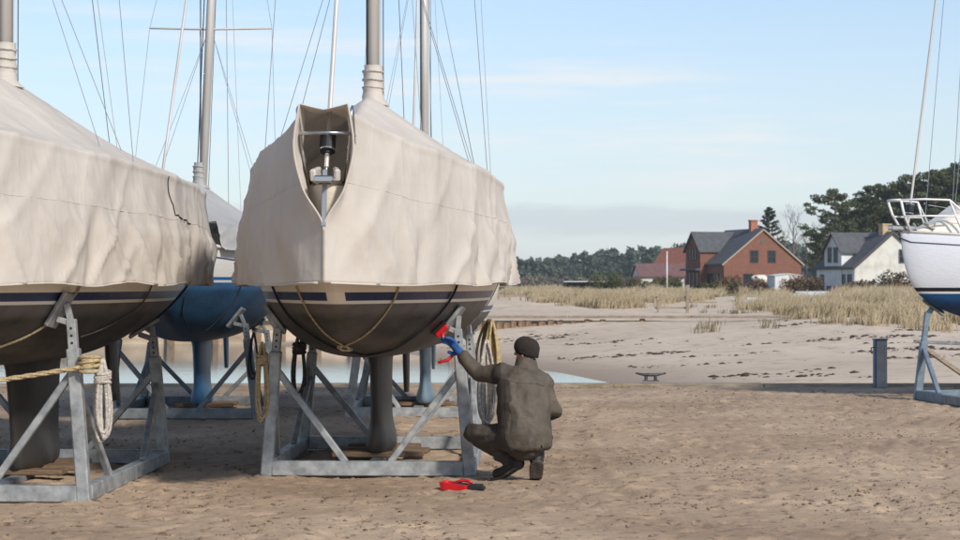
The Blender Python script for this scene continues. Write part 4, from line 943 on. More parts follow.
# red and black tool tray on the sand
tt = empty('tool_tray', (-.155, 15.12, 0), -.22); tag(tt, 'open red and black plastic tool tray lying on the sand', 'tool tray')
prof = [(-.16,-.07),(-.12,-.085),(.05,-.085),(.07,-.07),(.07,.06),(.04,.08),(-.13,.08),(-.16,.06)]
mb = MB(); mb.loft([[(x*.92, y*.92, .004) for x, y in prof], [(x, y, .05+.02*(x < -.1)) for x, y in prof], [(x*.90, y*.86, .05+.02*(x < -.1)) for x, y in prof], [(x*.85, y*.82, .018) for x, y in prof]]); mb.build('tray', M['red'], tt, bevel=.003)
MB().box((.135,-.04,.028), (.15,.05,.032), Euler((0,0,-.1)).to_matrix()).build('handle', M['black'], tt, bevel=.008)
MB().box((.115,.045,.035), (.12,.05,.03), Euler((0,0,.3)).to_matrix()).build('handle', M['black'], tt, bevel=.008)
MB().box((-.02,.01,.042), (.10,.07,.03), Euler((0,.1,.5)).to_matrix()).build('pad', M['black'], tt, bevel=.008)
MB().tube([(-.05,.04,.055),(.0,.06,.075),(.05,.05,.07),(.085,.03,.06)], .013, 8).build('grip', M['red'], tt, smooth=True)

# ---------------------------------------------------------------- quay furniture
pd = empty('service_pedestal', ((880-480)/F*29.95, 29.95, 0)); tag(pd, 'grey metal service pedestal with a blue side on the quay edge', 'pedestal')
pb = mat('pedestal_grey', (164,162,154), (146,144,138), scale=6, rough=.6); pbl = mat('pedestal_blue', (74,104,138), (62,90,122), scale=6, rough=.55)
MB().box((.012,0,.375), (.17,.17,.75)).build('column', pb, pd, bevel=.01)
MB().box((-.085,-.002,.375), (.022,.16,.742)).build('side_panel', pbl, pd, bevel=.004)
MB().box((0,0,.762), (.22,.20,.022)).build('cap', pbl, pd, bevel=.006)
MB().tube([(-.10,-.06,.64),(-.15,-.06,.63),(-.155,-.06,.56),(-.13,-.06,.54)], .009, 8).build('hook', M['black'], pd, smooth=True)
ct = empty('mooring_cleat', ((651-480)/F*30.3, QY+.05, .085)); tag(ct, 'low dark iron mooring cleat with two feet on the quay edge', 'cleat')
ir = mat('cast_iron', (84,84,84), (58,58,58), scale=14, rough=.5, metal=.5)
MB().tube([(-.24,0,.125),(-.15,0,.108),(-.08,0,.098),(.08,0,.098),(.15,0,.108),(.24,0,.125)], [.012,.02,.026,.026,.02,.012], 10).build('horn', ir, ct, smooth=True)
for sx in (-1,1): MB().loft([[(sx*.075+r_*math.cos(a), r_*math.sin(a), z_) for a in np.linspace(0, 2*math.pi, 10, endpoint=False)] for z_, r_ in ((0,.036),(.02,.028),(.095,.024))]).build('foot', ir, ct)
MB().box((0,0,.004), (.26,.10,.012)).build('base_plate', ir, ct, bevel=.003)

# ---------------------------------------------------------------- houses behind the dunes
def house(name, label, x, y, yaw, zb, wd, ln, eave, ridge, wall, roof, over=.35, cat='house', trim=None, thick=.16):
    """corner of the gable at the origin, gable wall along +x, length along +y"""
    r = empty(name, (x, y, zb), yaw); tag(r, label, cat)
    v = []
    for yy in (0, ln): v += [(0,yy,-.8),(wd,yy,-.8),(wd,yy,eave),(wd/2,yy,ridge),(0,yy,eave)]
    MB().add(v, [(0,1,2,3,4),(9,8,7,6,5),(0,4,9,5),(1,6,7,2),(4,3,8,9),(2,7,8,3)]).build('wall', wall, r)
    k = (ridge-eave)/(wd/2)
    for sd in (0, 1):
        xe = -over if sd == 0 else wd+over; ze = eave-k*over; xr = wd/2
        q = [(xe,-over*.6,ze+.02),(xr,-over*.6,ridge+.02),(xr,ln+over*.6,ridge+.02),(xe,ln+over*.6,ze+.02)]; q += [(a,b,c+thick) for a,b,c in q]
        MB().add(q, [(0,1,2,3),(7,6,5,4),(0,4,5,1),(1,5,6,2),(2,6,7,3),(3,7,4,0)]).build('roof', roof, r)
    if trim:
        for sd in (0, 1):
            xe = -over if sd == 0 else wd+over; ze = eave-k*over
            MB().bar((xe,-over*.6-.03,ze-.02), (wd/2,-over*.6-.03,ridge-.02), .05, .15).build('bargeboard', trim, r)
    return r
def window(r, face, a, z_, w_, h_, frame, pane, xw=0, bars=(1,1), depth=.06):
    """face 'g': gable wall y=0 at x=a; face 'l': side wall x=xw at y=a"""
    def pos(u, v, d): return (u, -d+xw, v) if face == 'g' else (xw-d, u, v)
    def dim(u, v, d): return (u, d, v) if face == 'g' else (d, u, v)
    p = MB().box(pos(a, z_, .012), dim(w_, h_, .03)).build('window', pane, r)
    f = MB(); t_ = .07
    for du in (-1, 1): f.box(pos(a+du*(w_/2), z_, .03), dim(t_, h_+t_, .08))
    for dv in (-1, 1): f.box(pos(a, z_+dv*(h_/2), .032), dim(w_+t_, t_, .084))
    f.build('frame', frame, p)
    for k in range(1, bars[0]+1): MB().box(pos(a-w_/2+w_*k/(bars[0]+1), z_, .034), dim(.04, h_-.05, .04)).build('glazing_bar', frame, p)
    for k in range(1, bars[1]+1): MB().box(pos(a, z_-h_/2+h_*k/(bars[1]+1), .036), dim(w_-.05, .035, .04)).build('glazing_bar', frame, p)
    return p
def brick_mat(name, c1, c2, mortar):
    m = mat(name, c1, c2, scale=1.2, rough=.9); t, b = T(m); n, l = t.nodes, t.links
    co = n.new('ShaderNodeTexCoord'); mp = n.new('ShaderNodeMapping'); mp.inputs['Rotation'].default_value = (math.pi/2, 0, 0); l.new(co.outputs['Object'], mp.inputs[0])
    br = n.new('ShaderNodeTexBrick'); br.inputs['Scale'].default_value = 2.2; br.inputs['Mortar Size'].default_value = .015; br.inputs['Mortar'].default_value = lin(mortar)+(1,)
    l.new(mp.outputs[0], br.inputs['Vector']); src = b.inputs['Base Color'].links[0].from_socket; l.new(src, br.inputs['Color1']); br.inputs['Color2'].default_value = lin(c2)+(1,); l.new(br.outputs[0], b.inputs['Base Color']); return m
BR = brick_mat('red_brick', (138,88,67), (114,70,54), (128,104,88)); ROOF = mat('slate_roof', (88,88,88), (72,73,75), scale=2, rough=.8, bump=.5, bscale=4); ROOFR = mat('red_tiles', (168,104,78), (146,86,66), scale=2, rough=.85)
ROOFB = mat('brown_roof', (122,90,84), (106,76,72), scale=1.5, rough=.85); WHITE = mat('whitewashed_wall', (206,202,192), (172,166,156), scale=.9, rough=.9, detail=8, lo=.45, hi=.75); WHITEB = mat('pale_blue_wall', (214,214,212), (200,200,198), scale=.9, rough=.85)
WFR = mat('window_frame_grey', (92,98,104), None, rough=.6); WFW = mat('window_frame_white', (214,214,210), None, rough=.6); PANE = mat('window_glass', (22,26,32), (34,40,48), scale=.8, rough=.2, spec=.4)
TRIM = mat('white_bargeboard', (168,150,130), None, rough=.7); TRIMD = mat('dark_trim', (70,62,56), None, rough=.7); CHB = mat('chimney_brick', (176,116,92), (150,92,72), scale=3, rough=.9); CHY = mat('chimney_yellow', (196,170,130), (170,146,110), scale=3, rough=.9)
def chimney(r, x, y, z_, m, w_=.7, h_=1.3):
    c = MB().box((x,y,z_+h_/2-.5), (w_, w_*.8, h_+1.0)).build('chimney', m, r); MB().box((x,y,z_+h_+.04), (w_+.14, w_*.8+.14, .14)).build('chimney_cap', m, c)
def cross_gable(r, y0, wd, x0, eave, ridge, depth, wall, roof, zb=0, trim=None):
    """gabled bay on the side wall x=0: faces -x, from y0 to y0+wd, projecting to x0"""
    v = []
    for xx in (x0, depth): v += [(xx,y0,zb),(xx,y0+wd,zb),(xx,y0+wd,eave),(xx,y0+wd/2,ridge),(xx,y0,eave)]
    c = MB().add(v, [(0,4,3,2,1),(5,6,7,8,9),(0,5,9,4),(1,2,7,6),(4,9,8,3),(2,3,8,7)]).build('dormer', wall, r)
    k = (ridge-eave)/(wd/2); ov = .3
    for sd in (0,1):
        ye = y0-ov if sd == 0 else y0+wd+ov; q = [(x0-ov,ye,eave-k*ov+.02),(x0-ov,y0+wd/2,ridge+.02),(depth,y0+wd/2,ridge+.02),(depth,ye,eave-k*ov+.02)]; q += [(a,b,c_+.15) for a,b,c_ in q]
        MB().add(q, [(0,1,2,3),(7,6,5,4),(0,4,5,1),(1,5,6,2),(2,6,7,3),(3,7,4,0)]).build('dormer_roof', roof, c)
    return c
# red brick house
yR = 236.; xR = (724-480)/F*yR
rh = house('brick_house', 'red brick house with grey slate roof and a gabled bay', xR, yR, .30, .6, 10.6, 11, 3.55, 7.75, BR, ROOF, trim=TRIM)
cg = cross_gable(rh, 5.2, 4.6, -.9, 5.2, 7.45, 5.2, BR, ROOF, zb=-.6)
chimney(rh, 5.2, 2.6, 7.6, CHB, .9, 1.3)
for xx in (4.1, 6.5): window(rh, 'g', xx, 4.35, 1.05, 1.5, TRIMD, PANE)
for xx, ww in ((3.3,1.35),(8.0,1.35)): window(rh, 'g', xx, 1.35, ww, 1.7, TRIMD, PANE)
MB().tube([(5.3,-.06,6.25),(5.3,.02,6.25)], .33, 14).build('round_vent', mat('vent_green', (84,92,70), None, rough=.7), rh)
for yy in (1.0, 2.0, 3.6, 4.5): window(rh, 'l', yy, 1.3, .7, 1.9, TRIMD, PANE, bars=(0,2))
for yy in (6.2, 7.4, 8.6): window(rh, 'l', yy, 1.4, .65, 2.0, TRIMD, PANE, xw=-.9, bars=(0,2))
for yy in (6.7, 7.6, 8.5): window(rh, 'l', yy, 4.7, .6, 1.5, TRIMD, PANE, xw=-.9, bars=(0,1))
MB().box((-1.25, 7.5, 2.75), (.8, 5.0, .25)).build('porch_roof', ROOF, rh, bevel=.04)
# white house
yW = 190.; xW = (855-480)/F*yW
whs = house('white_house', 'whitewashed house with dark roof and a two storey bay', xW, yW, .34, .35, 8.6, 7.6, 2.95, 6.35, WHITE, ROOF, trim=TRIMD)
MB().box((-.03, 3.8, 1.05), (.05, 7.5, 3.7)).build('painted_wall', WHITEB, whs)
cg = cross_gable(whs, 2.4, 3.4, -.14, 4.55, 6.3, 4.4, WHITEB, ROOF, zb=1.0)
chimney(whs, 4.3, 1.4, 6.1, CHY, 1.0, 1.1)
window(whs, 'g', 5.6, 4.0, 1.1, 1.35, WFR, PANE)
for yy in (.9, 2.2, 5.0, 6.4): window(whs, 'l', yy, 1.35, .75, 1.6, WFR, PANE, xw=-.06, bars=(1,2))
for yy in (3.5, 4.7): window(whs, 'l', yy, 4.15, .7, 1.5, WFR, PANE, xw=-.14, bars=(1,2))
d = MB().box((-.07, 3.6, .95), (.08, .85, 2.2)).build('door', WFR, whs); MB().box((-.13,3.9,.95), (.05,.05,.14)).build('handle', M['steel'], d)
# long low house, gabled house and roofs behind, shed
lh = house('long_house', 'long low pale house with brown roof behind the flagpole', (692-480)/F*262+.2, 262, math.pi/2+.06, .9, 7.5, 7.4, 1.7, 3.3, WHITE, ROOFB)
for yy in (.8, 2.6, 5.2): window(lh, 'l', yy, .75, .8, 1.1, WFR, PANE, bars=(0,0))
gh = house('gabled_house', 'small gabled house with orange tile roof behind the long low house', (686-480)/F*330, 330, .55, .8, 4.0, 9, 4.4, 6.9, WHITEB, ROOFR)
window(gh, 'g', 2.0, 4.6, .8, 1.1, WFR, PANE)
rb2 = house('dark_roofed_house', 'house with dark brown roof between the brick house and the white house', (800-480)/F*245, 245, math.pi/2-.15, .7, 6, 6, 2.3, 4.1, WHITE, mat('dark_brown_roof', (84,68,62), (70,57,52), scale=2, rough=.9))
sh = house('garden_shed', 'small white shed with pale roof against the brick house', (775-480)/F*205, 205, .12, .45, 2.9, 3.2, 1.95, 2.15, WHITEB, mat('pale_roof', (208,206,202), (188,186,182), scale=2, rough=.7), cat='shed', over=.15, thick=.08)
fn = empty('board_fence', ((788-480)/F*204, 204, .4)); tag(fn, 'brown board fence beside the small white shed', 'fence')
for k in range(12): MB().box((k*.17, .0, .55+random.uniform(-.04,.04)), (.155, .03, 1.3)).build('board', M['wood'], fn)
MB().box((1.0,.05,1.0), (2.1,.04,.08)).build('rail', M['wood'], fn); 
MB().box((1.2,.02,1.42), (2.3,.5,.05)).build('roof_sheet', mat('pale_sheet', (200,200,198), None, rough=.6), fn)
gr = MB(); gr.box((0,0,0), (5.6,2.6,.10), Euler((.1,0,0)).to_matrix())
o = empty('pale_canopy', ((588-480)/F*270, 270, .7)); tag(o, 'low pale roofed shelter in front of the wood', 'shelter')
MB().box((0,0,1.15), (7,2.6,.14)).build('roof', mat('pale_sheet2', (196,196,194), None, rough=.6), o); MB().box((0,.9,.5), (6.8,.1,1.3)).build('wall', TRIMD, o)
for sx in (-1,1): MB().box((sx*3.2,-1.1,.5), (.14,.14,1.3)).build('post', TRIMD, o)
# flagpole, posts, handrail on the sand
def zl(x, y): return float(land_height(np.array([x]), np.array([y]))[0])
fx_, fy_ = (667-480)/F*140, 140.
fp = empty('flagpole', (fx_, fy_, zl(fx_, fy_)-.2)); tag(fp, 'white flagpole standing in the dune grass', 'flagpole')
MB().tube([(0,0,0),(0,0,3.2)], [.055,.035], 10).build('pole', wh, fp, smooth=True); MB().ell((0,0,3.24), (.06,.06,.06), 10, 8).build('knob', wh, fp)
hr = empty('handrail', ((658-480)/F*82, 82, zl((672-480)/F*82, 82)+.16)); tag(hr, 'grey wooden handrail with a tall post on the sand', 'handrail')
for dx, h_, w_ in ((0,.58,.09),(1.27,1.05,.13)): MB().box((dx,0,h_/2-.15), (w_,w_,h_+.3)).build('post', M['wood_grey'], hr, bevel=.01)
for z_ in (.52,.06): MB().box((.65,.07,z_), (1.6,.05,.08)).build('rail', M['wood_grey'], hr)
MB().box((1.9,.05,.30), (1.3,.05,.07)).build('rail', M['wood_grey'], hr)
for (u, y, h_, lb) in ((760,100,.85,'bare grey post sticking up behind the overturned dinghy'),(773,104,.75,'short grey post standing by itself in the dune grass')):
    x_ = (u-480)/F*y; tag(MB().tube([(0,0,-.3),(0,.01,h_*.6),(.02,.01,h_)], [.055,.05,.045], 8).build('post', M['wood_grey'], loc=(x_, y, zl(x_, y)+.1)), lb, 'post')
lw = empty('low_fence', (0, 0, 0)); tag(lw, 'low plank fence in the sand in front of the dune grass', 'fence')
for k in range(8):
    x_ = .4+k*.62; y_ = 105+k*.2; MB().box((x_, y_, zl(x_, y_)+.10), (.10,.10,.6)).build('post', M['wood_grey'], lw)
for k in range(4): x_ = .7+k*1.24; MB().box((x_, 105.1+k*.4, zl(x_, 105)+.26), (1.25,.05,.12), Euler((0,0,.3)).to_matrix()).build('plank', M['wood_grey'], lw)
# overturned dinghies
def dinghy(label, u, v, y, ln, rz, m, h_=.42, tilt=0):
    x_ = (u-480)/F*y; rings = []
    for k in range(15):
        s = k/14; b = .62*math.sin(math.pi*min(1, .12+s*.80))**.6*(1-.05*s); hh = h_*(.55+.45*math.sin(math.pi*s)**.5)
        rings.append([(ln*(s-.5), b*math.cos(a), max(0,hh*math.sin(a)**.7)) for a in np.linspace(0, math.pi, 13)])
    r = empty('dinghy', (x_, y, EYE-(v-HOR)/F*y), rz); r.rotation_euler.x = tilt; tag(r, label, 'dinghy')
    me = MB().loft(rings).mesh('hull'); obj('hull', me, m, r, smooth=True)
    MB().box((0,0,h_+.0), (ln*.7,.05,.06)).build('keel_strip', m, r); 
    for sd in (-1,1): MB().tube([(ln*(k/14-.5), sd*.62*math.sin(math.pi*min(1,.12+k/14*.80))**.6, .02) for k in range(15)], .03, 6).build('gunwale', M['deck'], r)
dm = mat('dinghy_white', (204,206,206), (176,180,180), scale=2, rough=.5)
dinghy('white dinghy lying upside down on the bare sand', 762, 307, 92, 2.1, .1, dm); dinghy('white dinghy upside down on the grass in front of the white house', 812, 300, 116, 2.9, -.05, dm, h_=.5)
dinghy('cream dinghy leaning against the wall of the brick house', 762, 279, 226, 2.5, .1, mat('dinghy_cream', (218,210,192), None, rough=.6), tilt=.6); dinghy('pale dinghy half buried near the wooden handrail', 716, 303, 128, 1.5, .5, mat('dinghy_weathered', (186,178,164), (160,150,136), scale=2, rough=.8))

# ---------------------------------------------------------------- dune grass, shrubs
def blades(n_cl, sampler, per, hmin, hmax, spread, width, lean=.45):
    X, Y = sampler(n_cl); n_ = len(X); Z = land_height(X, Y)-.03
    cx = np.repeat(X, per)+RNG.normal(0, spread, n_*per); cy = np.repeat(Y, per)+RNG.normal(0, spread, n_*per); cz = np.repeat(Z, per)
    h = np.repeat(RNG.uniform(hmin, hmax, n_)*(.72+.75*np.clip(fbm(X*.30, Y*.2, 2, 55)+.15, -.3, .6)), per)*RNG.uniform(.55, 1.1, n_*per); a = RNG.uniform(0, 6.28, n_*per); le = RNG.uniform(.1, lean, n_*per)*h
    wa = RNG.uniform(0, 6.28, n_*per); wx, wy = np.cos(wa)*width, np.sin(wa)*width*.3
    dx, dy = np.cos(a)*le+.10*h, np.sin(a)*le
    b0 = np.stack([cx-wx, cy-wy, cz], 1); b1 = np.stack([cx+wx, cy+wy, cz], 1); m0 = np.stack([cx-wx*.8+dx*.35, cy+dy*.35-wy*.8, cz+h*.62], 1); m1 = np.stack([cx+wx*.8+dx*.35, cy+dy*.35+wy*.8, cz+h*.62], 1); t0 = np.stack([cx+dx+wx*.25, cy+dy, cz+h], 1); t1 = np.stack([cx+dx-wx*.25, cy+dy, cz+h], 1)
    V = np.stack([b0,b1,m1,m0,t0,t1], 1).reshape(-1,3); k = 6*np.arange(n_*per)[:,None]
    return V, np.concatenate([k+np.array([[0,1,2,3]]), k+np.array([[3,2,4,5]])])
def dune_near(n_):
    u = RNG.uniform(742, 1010, n_*3); Y = RNG.uniform(57, 112, n_*3); X = (u-480)/F*Y
    edge = np.interp(u, [742,770,800,850,900,960,1010], [86,78,69,66,63,60,59])
    keep = (Y > edge+9*pn(X*.45, Y*.12, 91)) & (fbm(X*.35, Y*.22, 2, 92) > -.16) & (RNG.uniform(0,1,n_*3) < .12+.88*sstep(0, 14, Y-edge)) & ~((u > 788) & (u < 834) & (Y > 90)); return X[keep][:n_], Y[keep][:n_]
def dune_far(n_):
    u = RNG.uniform(500, 722, n_*3); Y = RNG.uniform(84, 150, n_*3); X = (u-480)/F*Y
    edge = np.interp(u, [500,540,590,640,660,700,735], [132,104,90,88,96,112,124]); keep = (Y > edge+12*pn(X*.4, Y*.12, 94)) & (fbm(X*.3, Y*.16, 2, 95) > -.14); return X[keep][:n_], Y[keep][:n_]
def grass_mat(name, c1, c2, c3):
    m = mat(name, c1, c2, scale=.45, rough=.85, detail=6, spec=.2); t, b = T(m); n, l = t.nodes, t.links
    co = n.new('ShaderNodeTexCoord'); nz = n.new('ShaderNodeTexNoise'); nz.inputs['Scale'].default_value = 14; l.new(co.outputs['Object'], nz.inputs['Vector'])
    r = n.new('ShaderNodeMapRange'); r.inputs[1].default_value = .5; r.inputs[2].default_value = .7; l.new(nz.outputs[0], r.inputs[0]); x = n.new('ShaderNodeMix'); x.data_type = 'RGBA'
    l.new(r.outputs[0], x.inputs[0]); l.new(b.inputs['Base Color'].links[0].from_socket, x.inputs[6]); x.inputs[7].default_value = lin(c3)+(1,); l.new(x.outputs[2], b.inputs['Base Color'])
    tr = n.new('ShaderNodeBsdfTranslucent'); l.new(x.outputs[2], tr.inputs[0]); mx = n.new('ShaderNodeMixShader'); mx.inputs[0].default_value = .35; l.new(b.outputs[0], mx.inputs[1]); l.new(tr.outputs[0], mx.inputs[2]); l.new(mx.outputs[0], n['Material Output'].inputs[0]); return m
STRAW = grass_mat('straw_grass', (206,190,160), (182,164,130), (146,128,98)); STRAWD = grass_mat('olive_grass', (148,132,100), (116,104,78), (92,84,60))
V, Fc = blades(3000, dune_near, 26, .40, .80, .16, .017); stuff(tag(obj('dune_grass', raw_mesh('dune_grass', V, Fc), STRAW), 'tall straw coloured dune grass in front of the white house', 'dune grass'))
V, Fc = blades(1300, dune_near, 26, .25, .55, .2, .018); stuff(tag(obj('dune_grass', raw_mesh('dune_grass', V, Fc), STRAWD), 'darker olive tufts among the dune grass by the white house', 'dune grass'))
V, Fc = blades(2400, dune_far, 24, .35, .72, .2, .022); stuff(tag(obj('dune_grass', raw_mesh('dune_grass', V, Fc), STRAW), 'straw coloured dune grass around the flagpole', 'dune grass'))
V, Fc = blades(1000, dune_far, 24, .25, .5, .24, .024); stuff(tag(obj('dune_grass', raw_mesh('dune_grass', V, Fc), STRAWD), 'darker olive tufts in the dune grass around the flagpole', 'dune grass'))
def sparse(n_):
    u = RNG.uniform(690, 1000, n_); Y = RNG.uniform(62, 96, n_); X = (u-480)/F*Y; keep = pn(X*.6, Y*.4, 97) > .18; return X[keep], Y[keep]
V, Fc = blades(420, sparse, 16, .18, .4, .12, .014); stuff(tag(obj('dune_grass', raw_mesh('dune_grass', V, Fc), STRAWD), 'thin scattered tufts on the open sand below the dunes', 'dune grass'))
def edge_s(n_):
    u = RNG.uniform(0, 960, n_); Y = np.full(n_, QY-.2)-RNG.uniform(0, .35, n_); X = (u-480)/F*Y; keep = (pn(X*.7, Y*.4, 99) > .05); return X[keep], Y[keep]
_lh = land_height; land_height = lambda X, Y: np.zeros_like(X)+.0
V, Fc = blades(500, edge_s, 10, .03, .09, .05, .004); stuff(tag(obj('grass_tufts', raw_mesh('grass_tufts', V, Fc), mat('short_grass', (112,112,66), (130,114,74), scale=3, rough=.9)), 'short grass growing along the quay edge', 'grass'))
land_height = _lh
def leafs(cent, rad, per, size, flat=1.0, up=0):
    """small leaf faces spread through a cluster of volumes"""
    C = np.repeat(cent, per, 0); R_ = np.repeat(rad, per); n_ = len(C); d = RNG.normal(0, 1, (n_,3)); d /= np.linalg.norm(d, axis=1, keepdims=True); rr = RNG.uniform(.35, 1, n_)**.6
    P = C+d*(R_*rr)[:,None]*np.array([1,1,flat]); a = RNG.normal(0, 1, (n_,3)); a /= np.linalg.norm(a, axis=1, keepdims=True); b = np.cross(a, d+.3*RNG.normal(0,1,(n_,3))); b /= np.linalg.norm(b, axis=1, keepdims=True)+1e-9
    s = size*RNG.uniform(.5, 1.3, n_)[:,None]; V = np.stack([P-a*s, P-b*s*.5, P+a*s, P+b*s*.5], 1).reshape(-1,3); return V, np.arange(n_*4).reshape(-1,4)
def leaf_mat(name, c1, c2, sc_=.8):
    return mat(name, c1, c2, scale=sc_, rough=.8, detail=4, spec=.2)
PINE = leaf_mat('pine_needles', (88,94,60), (58,66,42)); BUSH = leaf_mat('brown_brush', (112,92,70), (78,64,50)); BUSHG = leaf_mat('olive_bush', (98,94,58), (70,70,44)); BARK = mat('bark', (112,88,70), (78,62,52), scale=3, rough=.95); BARKG = mat('grey_bark', (126,116,108), (100,92,86), scale=3, rough=.95)
def shrub(label, u, y, wd, h_, m, n_=9, size=.14, cat='shrub', grp=None):
    x_ = (u-480)/F*y; z_ = zl(x_, y); r = empty('shrub', (x_, y, z_)); tag(r, label, cat, grp)
    cent = np.stack([RNG.uniform(-wd/2, wd/2, n_), RNG.uniform(-.6,.6,n_), RNG.uniform(.25,.8,n_)*h_], 1); V, Fc = leafs(cent, np.full(n_, h_*.42), 150, size); obj('crown', raw_mesh('crown', V, Fc), m, r)
    mb = MB()
    for c in cent: mb.tube([(c[0]*.3,c[1]*.3,-.1), (c[0]*.7,c[1]*.7,c[2]*.6), tuple(c)], [.05,.035,.015], 5)
    mb.build('stem', BARKG, r)
shrub('dark leafy bush against the gable of the white house', 895, 176, 2.6, 2.0, leaf_mat('dark_bush', (82,74,56), (54,50,38)), 10)
for lb, u, y, wd, h_, m in (('low brown brush at the foot of the white house, near its front corner',862,178,3.2,1.1,BUSH),('low reddish brown brush beside the dark leafy bush',925,168,5,1.2,leaf_mat('reddish_brush',(122,88,70),(90,64,52))),
    ('brown hedge in front of the brick gable',742,212,6.5,1.5,BUSH),('brown hedge between the brick house and the shed',768,208,4.5,.8,BUSH),('olive bush at the corner of the brick house',722,205,4.5,1.1,BUSHG),('dark bush by the front windows of the brick house',709,214,2.4,1.2,leaf_mat('dark_shrub',(60,62,42),(44,46,32))),
    ('brown brush around the flagpole foot',655,190,7,1.1,BUSHG),('brown bush in front of the long low house',652,225,5,1.7,BUSH),('green bush beside the long low house',670,230,3,1.5,BUSHG),('round olive bush standing alone by the pale shelter',604,230,3.6,2.1,leaf_mat('round_bush',(92,92,52),(70,74,42))),
    ('brown brush on the lawn behind the white dinghy',748,150,4,.9,BUSH),('pale dry bush in front of the shed',793,192,2.4,1.7,leaf_mat('dry_bush',(168,142,116),(134,110,88))),('brown brush beside the board fence',806,186,3,1.5,BUSH)):
    shrub(lb, u, y, wd, h_, m)

# ---------------------------------------------------------------- trees
def pine_proto(seed, h_, broad=1.0, low=.38):
    rnd = random.Random(seed); r = np.random.default_rng(seed); mb = MB(); bx = rnd.uniform(-.6,.6); tr_ = [(bx*math.sin(t*2)*.4, rnd.uniform(-.1,.1)*t, h_*t) for t in np.linspace(0, .96, 9)]; mb.tube(tr_, [.34*(1-.75*t) for t in np.linspace(0,1,9)], 8)
    cent = []; rad = []
    n_ = 34
    for k in range(n_):
        f = low+(1-low)*(k+.5)/n_; ang = k*2.4+rnd.uniform(-.5,.5); reach = h_*.27*broad*math.sin(math.pi*min(1,.30+.62*(f-low)/(1-low)))*rnd.uniform(.55,1.15); zz_ = h_*f; b0 = np.array(tr_[min(8,int(f*8))]); b0[2] = zz_-reach*.15
        tip = np.array([b0[0]+math.cos(ang)*reach, math.sin(ang)*reach, zz_+reach*rnd.uniform(.0,.35)]); mb.tube([tuple(b0), tuple((b0+tip)/2+np.array([0,0,-.1])), tuple(tip)], [.09,.06,.02], 5)
        for q in (.5,.75,1.0,1.1): cent.append(b0+(tip-b0)*q+r.normal(0,.35,3)*np.array([1,1,.4])); rad.append(rnd.uniform(.45,.9)*h_/14)
    V, Fc = leafs(np.array(cent), np.array(rad), 62, .19*h_/14, flat=.5)
    a = raw_mesh('crown', V, Fc); a.materials.append(PINE); t_ = mb.mesh('trunk'); t_.materials.append(BARK); return a, t_
globals()['RNG'] = np.random.default_rng(11)
PP = [pine_proto(s, 15, b, lo_) for s, b, lo_ in ((1,1.05,.34),(2,1.25,.42),(3,.95,.25),(4,1.3,.5))]
def pine(k, label, u, vt, y, zb=.5):
    x_ = (u-480)/F*y; top_ = EYE+(HOR-vt)/F*y; s = (top_-zb)/15.3; r = empty('pine_tree', (x_, y, zb), random.uniform(0, 6.28)); r.scale = (s*1.0, s*1.0, s); tag(r, label, 'tree', 'pines behind the houses')
    obj('crown', PP[k][0], None, r); obj('trunk', PP[k][1], None, r)
same = 'dark green pine in the grove behind the white house and boat'
pine(1, 'spreading pine with open layered crown at the edge of the grove', 834, 190, 252)
for k, u, vt, y in ((0,858,198,268),(2,874,183,262),(3,894,187,275),(1,912,176,262),(0,934,170,258),(2,952,166,266),(3,972,163,262),(1,990,168,270),(2,846,212,282),(0,884,200,292),(1,922,186,294),(3,944,184,296),(2,964,176,300),(0,905,196,300),(1,868,208,300),(3,1010,160,268),(2,828,226,240),(0,820,234,262)):
    pine(k, same, u, vt, y)
# spruce behind the brick house
x_ = (769-480)/F*275; top_ = EYE+(HOR-208)/F*275; r = empty('spruce_tree', (x_, 275, .5)); tag(r, 'dark spruce with upswept branches rising behind the brick house', 'tree')
mb = MB(); mb.tube([(0,0,0),(0,0,top_-.6)], [.28,.03], 8); cent = []; rad = []
for k in range(46):
    f = .25+.74*(k/45); reach = (1-f)*4.2+.35; a = k*2.4+random.uniform(-.3,.3); zz_ = (top_-.5)*f; tip = (math.cos(a)*reach, math.sin(a)*reach, zz_+reach*.28); mb.tube([(0,0,zz_), (tip[0]*.6, tip[1]*.6, zz_-.02), tip], [.05,.035,.012], 5)
    for q in (.35,.6,.8,1.0): cent.append((tip[0]*q, tip[1]*q, zz_+(tip[2]-zz_)*q*q)); rad.append(.34)
V, Fc = leafs(np.array(cent), np.array(rad), 26, .17, flat=.6); obj('crown', raw_mesh('crown', V, Fc), leaf_mat('spruce_needles', (66,72,52), (44,50,38)), r); mb.build('trunk', BARK, r)
# bare winter trees
def bare(label, u, vt, y, seed):
    rnd = random.Random(seed); x_ = (u-480)/F*y; H_ = EYE+(HOR-vt)/F*y-.5; r = empty('bare_tree', (x_, y, .5)); tag(r, label, 'tree'); tm = MB(); cm_ = MB()
    tm.tube([(0,0,0),(.1,0,H_*.5),(.0,.1,H_*.8)], [.2,.13,.05], 7)
    def br(p, d, l_, w_, dep):
        q = p+d*l_; cm_.tube([p, (p+q)/2+Vector((rnd.uniform(-.1,.1),0,0))*l_, q], [w_, w_*.75, w_*.5], 4, cap=False)
        if dep: 
            for _ in range(3): br(p+d*l_*rnd.uniform(.5,1), (d+Vector((rnd.uniform(-.7,.7), rnd.uniform(-.7,.7), rnd.uniform(-.1,.5)))).normalized(), l_*rnd.uniform(.55,.75), w_*.55, dep-1)
    for k in range(11): 
        f = .3+.5*k/10; br(Vector((.05,0,H_*f)), Vector((rnd.uniform(-1,1), rnd.uniform(-1,1), rnd.uniform(.5,1.3))).normalized(), H_*.2, .06, 3)
    tm.build('trunk', BARKG, r); cm_.build('crown', BARKG, r)
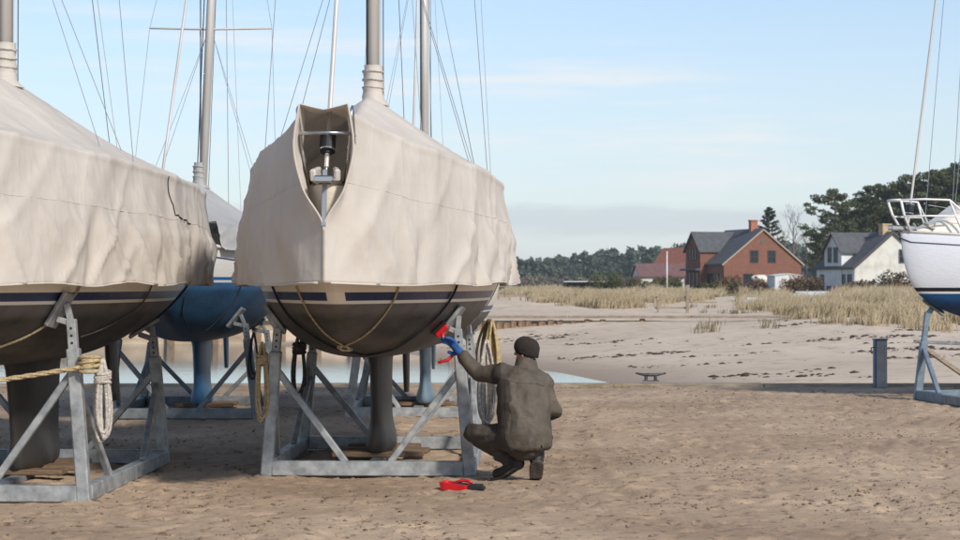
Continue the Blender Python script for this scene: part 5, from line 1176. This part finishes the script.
bare('bare leafless tree beside the spruce behind the brick house', 793, 214, 285, 1); bare('thin leafless tree close to the brick gable', 781, 232, 280, 2); bare('bare leafless tree by the pine behind the board fence', 806, 236, 270, 5); bare('leafless tree behind the orange tiled roof', 682, 250, 380, 3); bare('leafless tree beside the spreading pine', 815, 228, 290, 4)
# the wood on the far shore: one mass of trees
cent = []; rad = []; tk = MB()
for k in range(420):
    u = RNG.uniform(380, 860); y = RNG.uniform(600, 820); x_ = (u-480)/F*y; hh = float(np.interp(u, [380,515,560,620,650,690,860], [9,9.5,10.5,12.0,14,13.5,15]))*RNG.uniform(.75,1.08)*y/700
    for q in range(7):
        f = RNG.uniform(.30, 1.0); cent.append((x_+RNG.normal(0,1.3)*(1.15-f*.7), y+RNG.normal(0,1.0), .8+hh*f)); rad.append(hh*.12*(1.3-.5*f))
    if k % 3 == 0: tk.tube([(x_, y-2, .5), (x_+RNG.normal(0,.5), y-2, .5+hh*.6)], [.25,.15], 5)
V, Fc = leafs(np.array(cent), np.array(rad), 24, .95, flat=1.0)
o = stuff(tag(obj('pine_wood', raw_mesh('pine_wood', V, Fc), leaf_mat('far_needles', (84,94,76), (60,72,60), .06)), 'distant dark green wood along the far shore', 'wood'))
t_ = tk.build('trunks', BARKG, o)
u_ = np.linspace(370, 870, 120); rows = []
for f in (0, .5, 1): rows.append([((u-480)/F*860, 860+f*6, .2+f*(7.5+2.0*float(pn(np.array([u*.05]), np.array([f]))[0]))) for u in u_])
obj('understorey', grid_mesh('understorey', np.array(rows)), leaf_mat('far_understorey', (62,72,64), (52,60,56), .1), o)
V, Fc = leafs(np.stack([(RNG.uniform(505,700,260)-480)/F*560, 560+RNG.normal(0,6,260), RNG.uniform(1,2.6,260)], 1), np.full(260, 1.4), 22, .6)
stuff(tag(obj('shore_scrub', raw_mesh('shore_scrub', V, Fc), leaf_mat('far_scrub_leaf', (112,104,86), (90,86,72), .08)), 'brownish scrub at the foot of the distant wood', 'scrub'))

# ---------------------------------------------------------------- the air: a faint sea haze over the whole place
hm = bpy.data.materials.new('sea_haze'); hm.use_nodes = True; t = hm.node_tree; t.nodes.remove(t.nodes['Principled BSDF'])
pv = t.nodes.new('ShaderNodeVolumePrincipled'); pv.inputs['Color'].default_value = (.93,.96,1,1); pv.inputs['Density'].default_value = .00022; pv.inputs['Anisotropy'].default_value = .2
t.links.new(pv.outputs[0], t.nodes['Material Output'].inputs['Volume'])
hb = MB().box((0, 1180, 11), (6400, 2560, 30)).build('haze', hm); stuff(tag(hb, 'faint pale sea haze hanging over the whole shore', 'haze'))
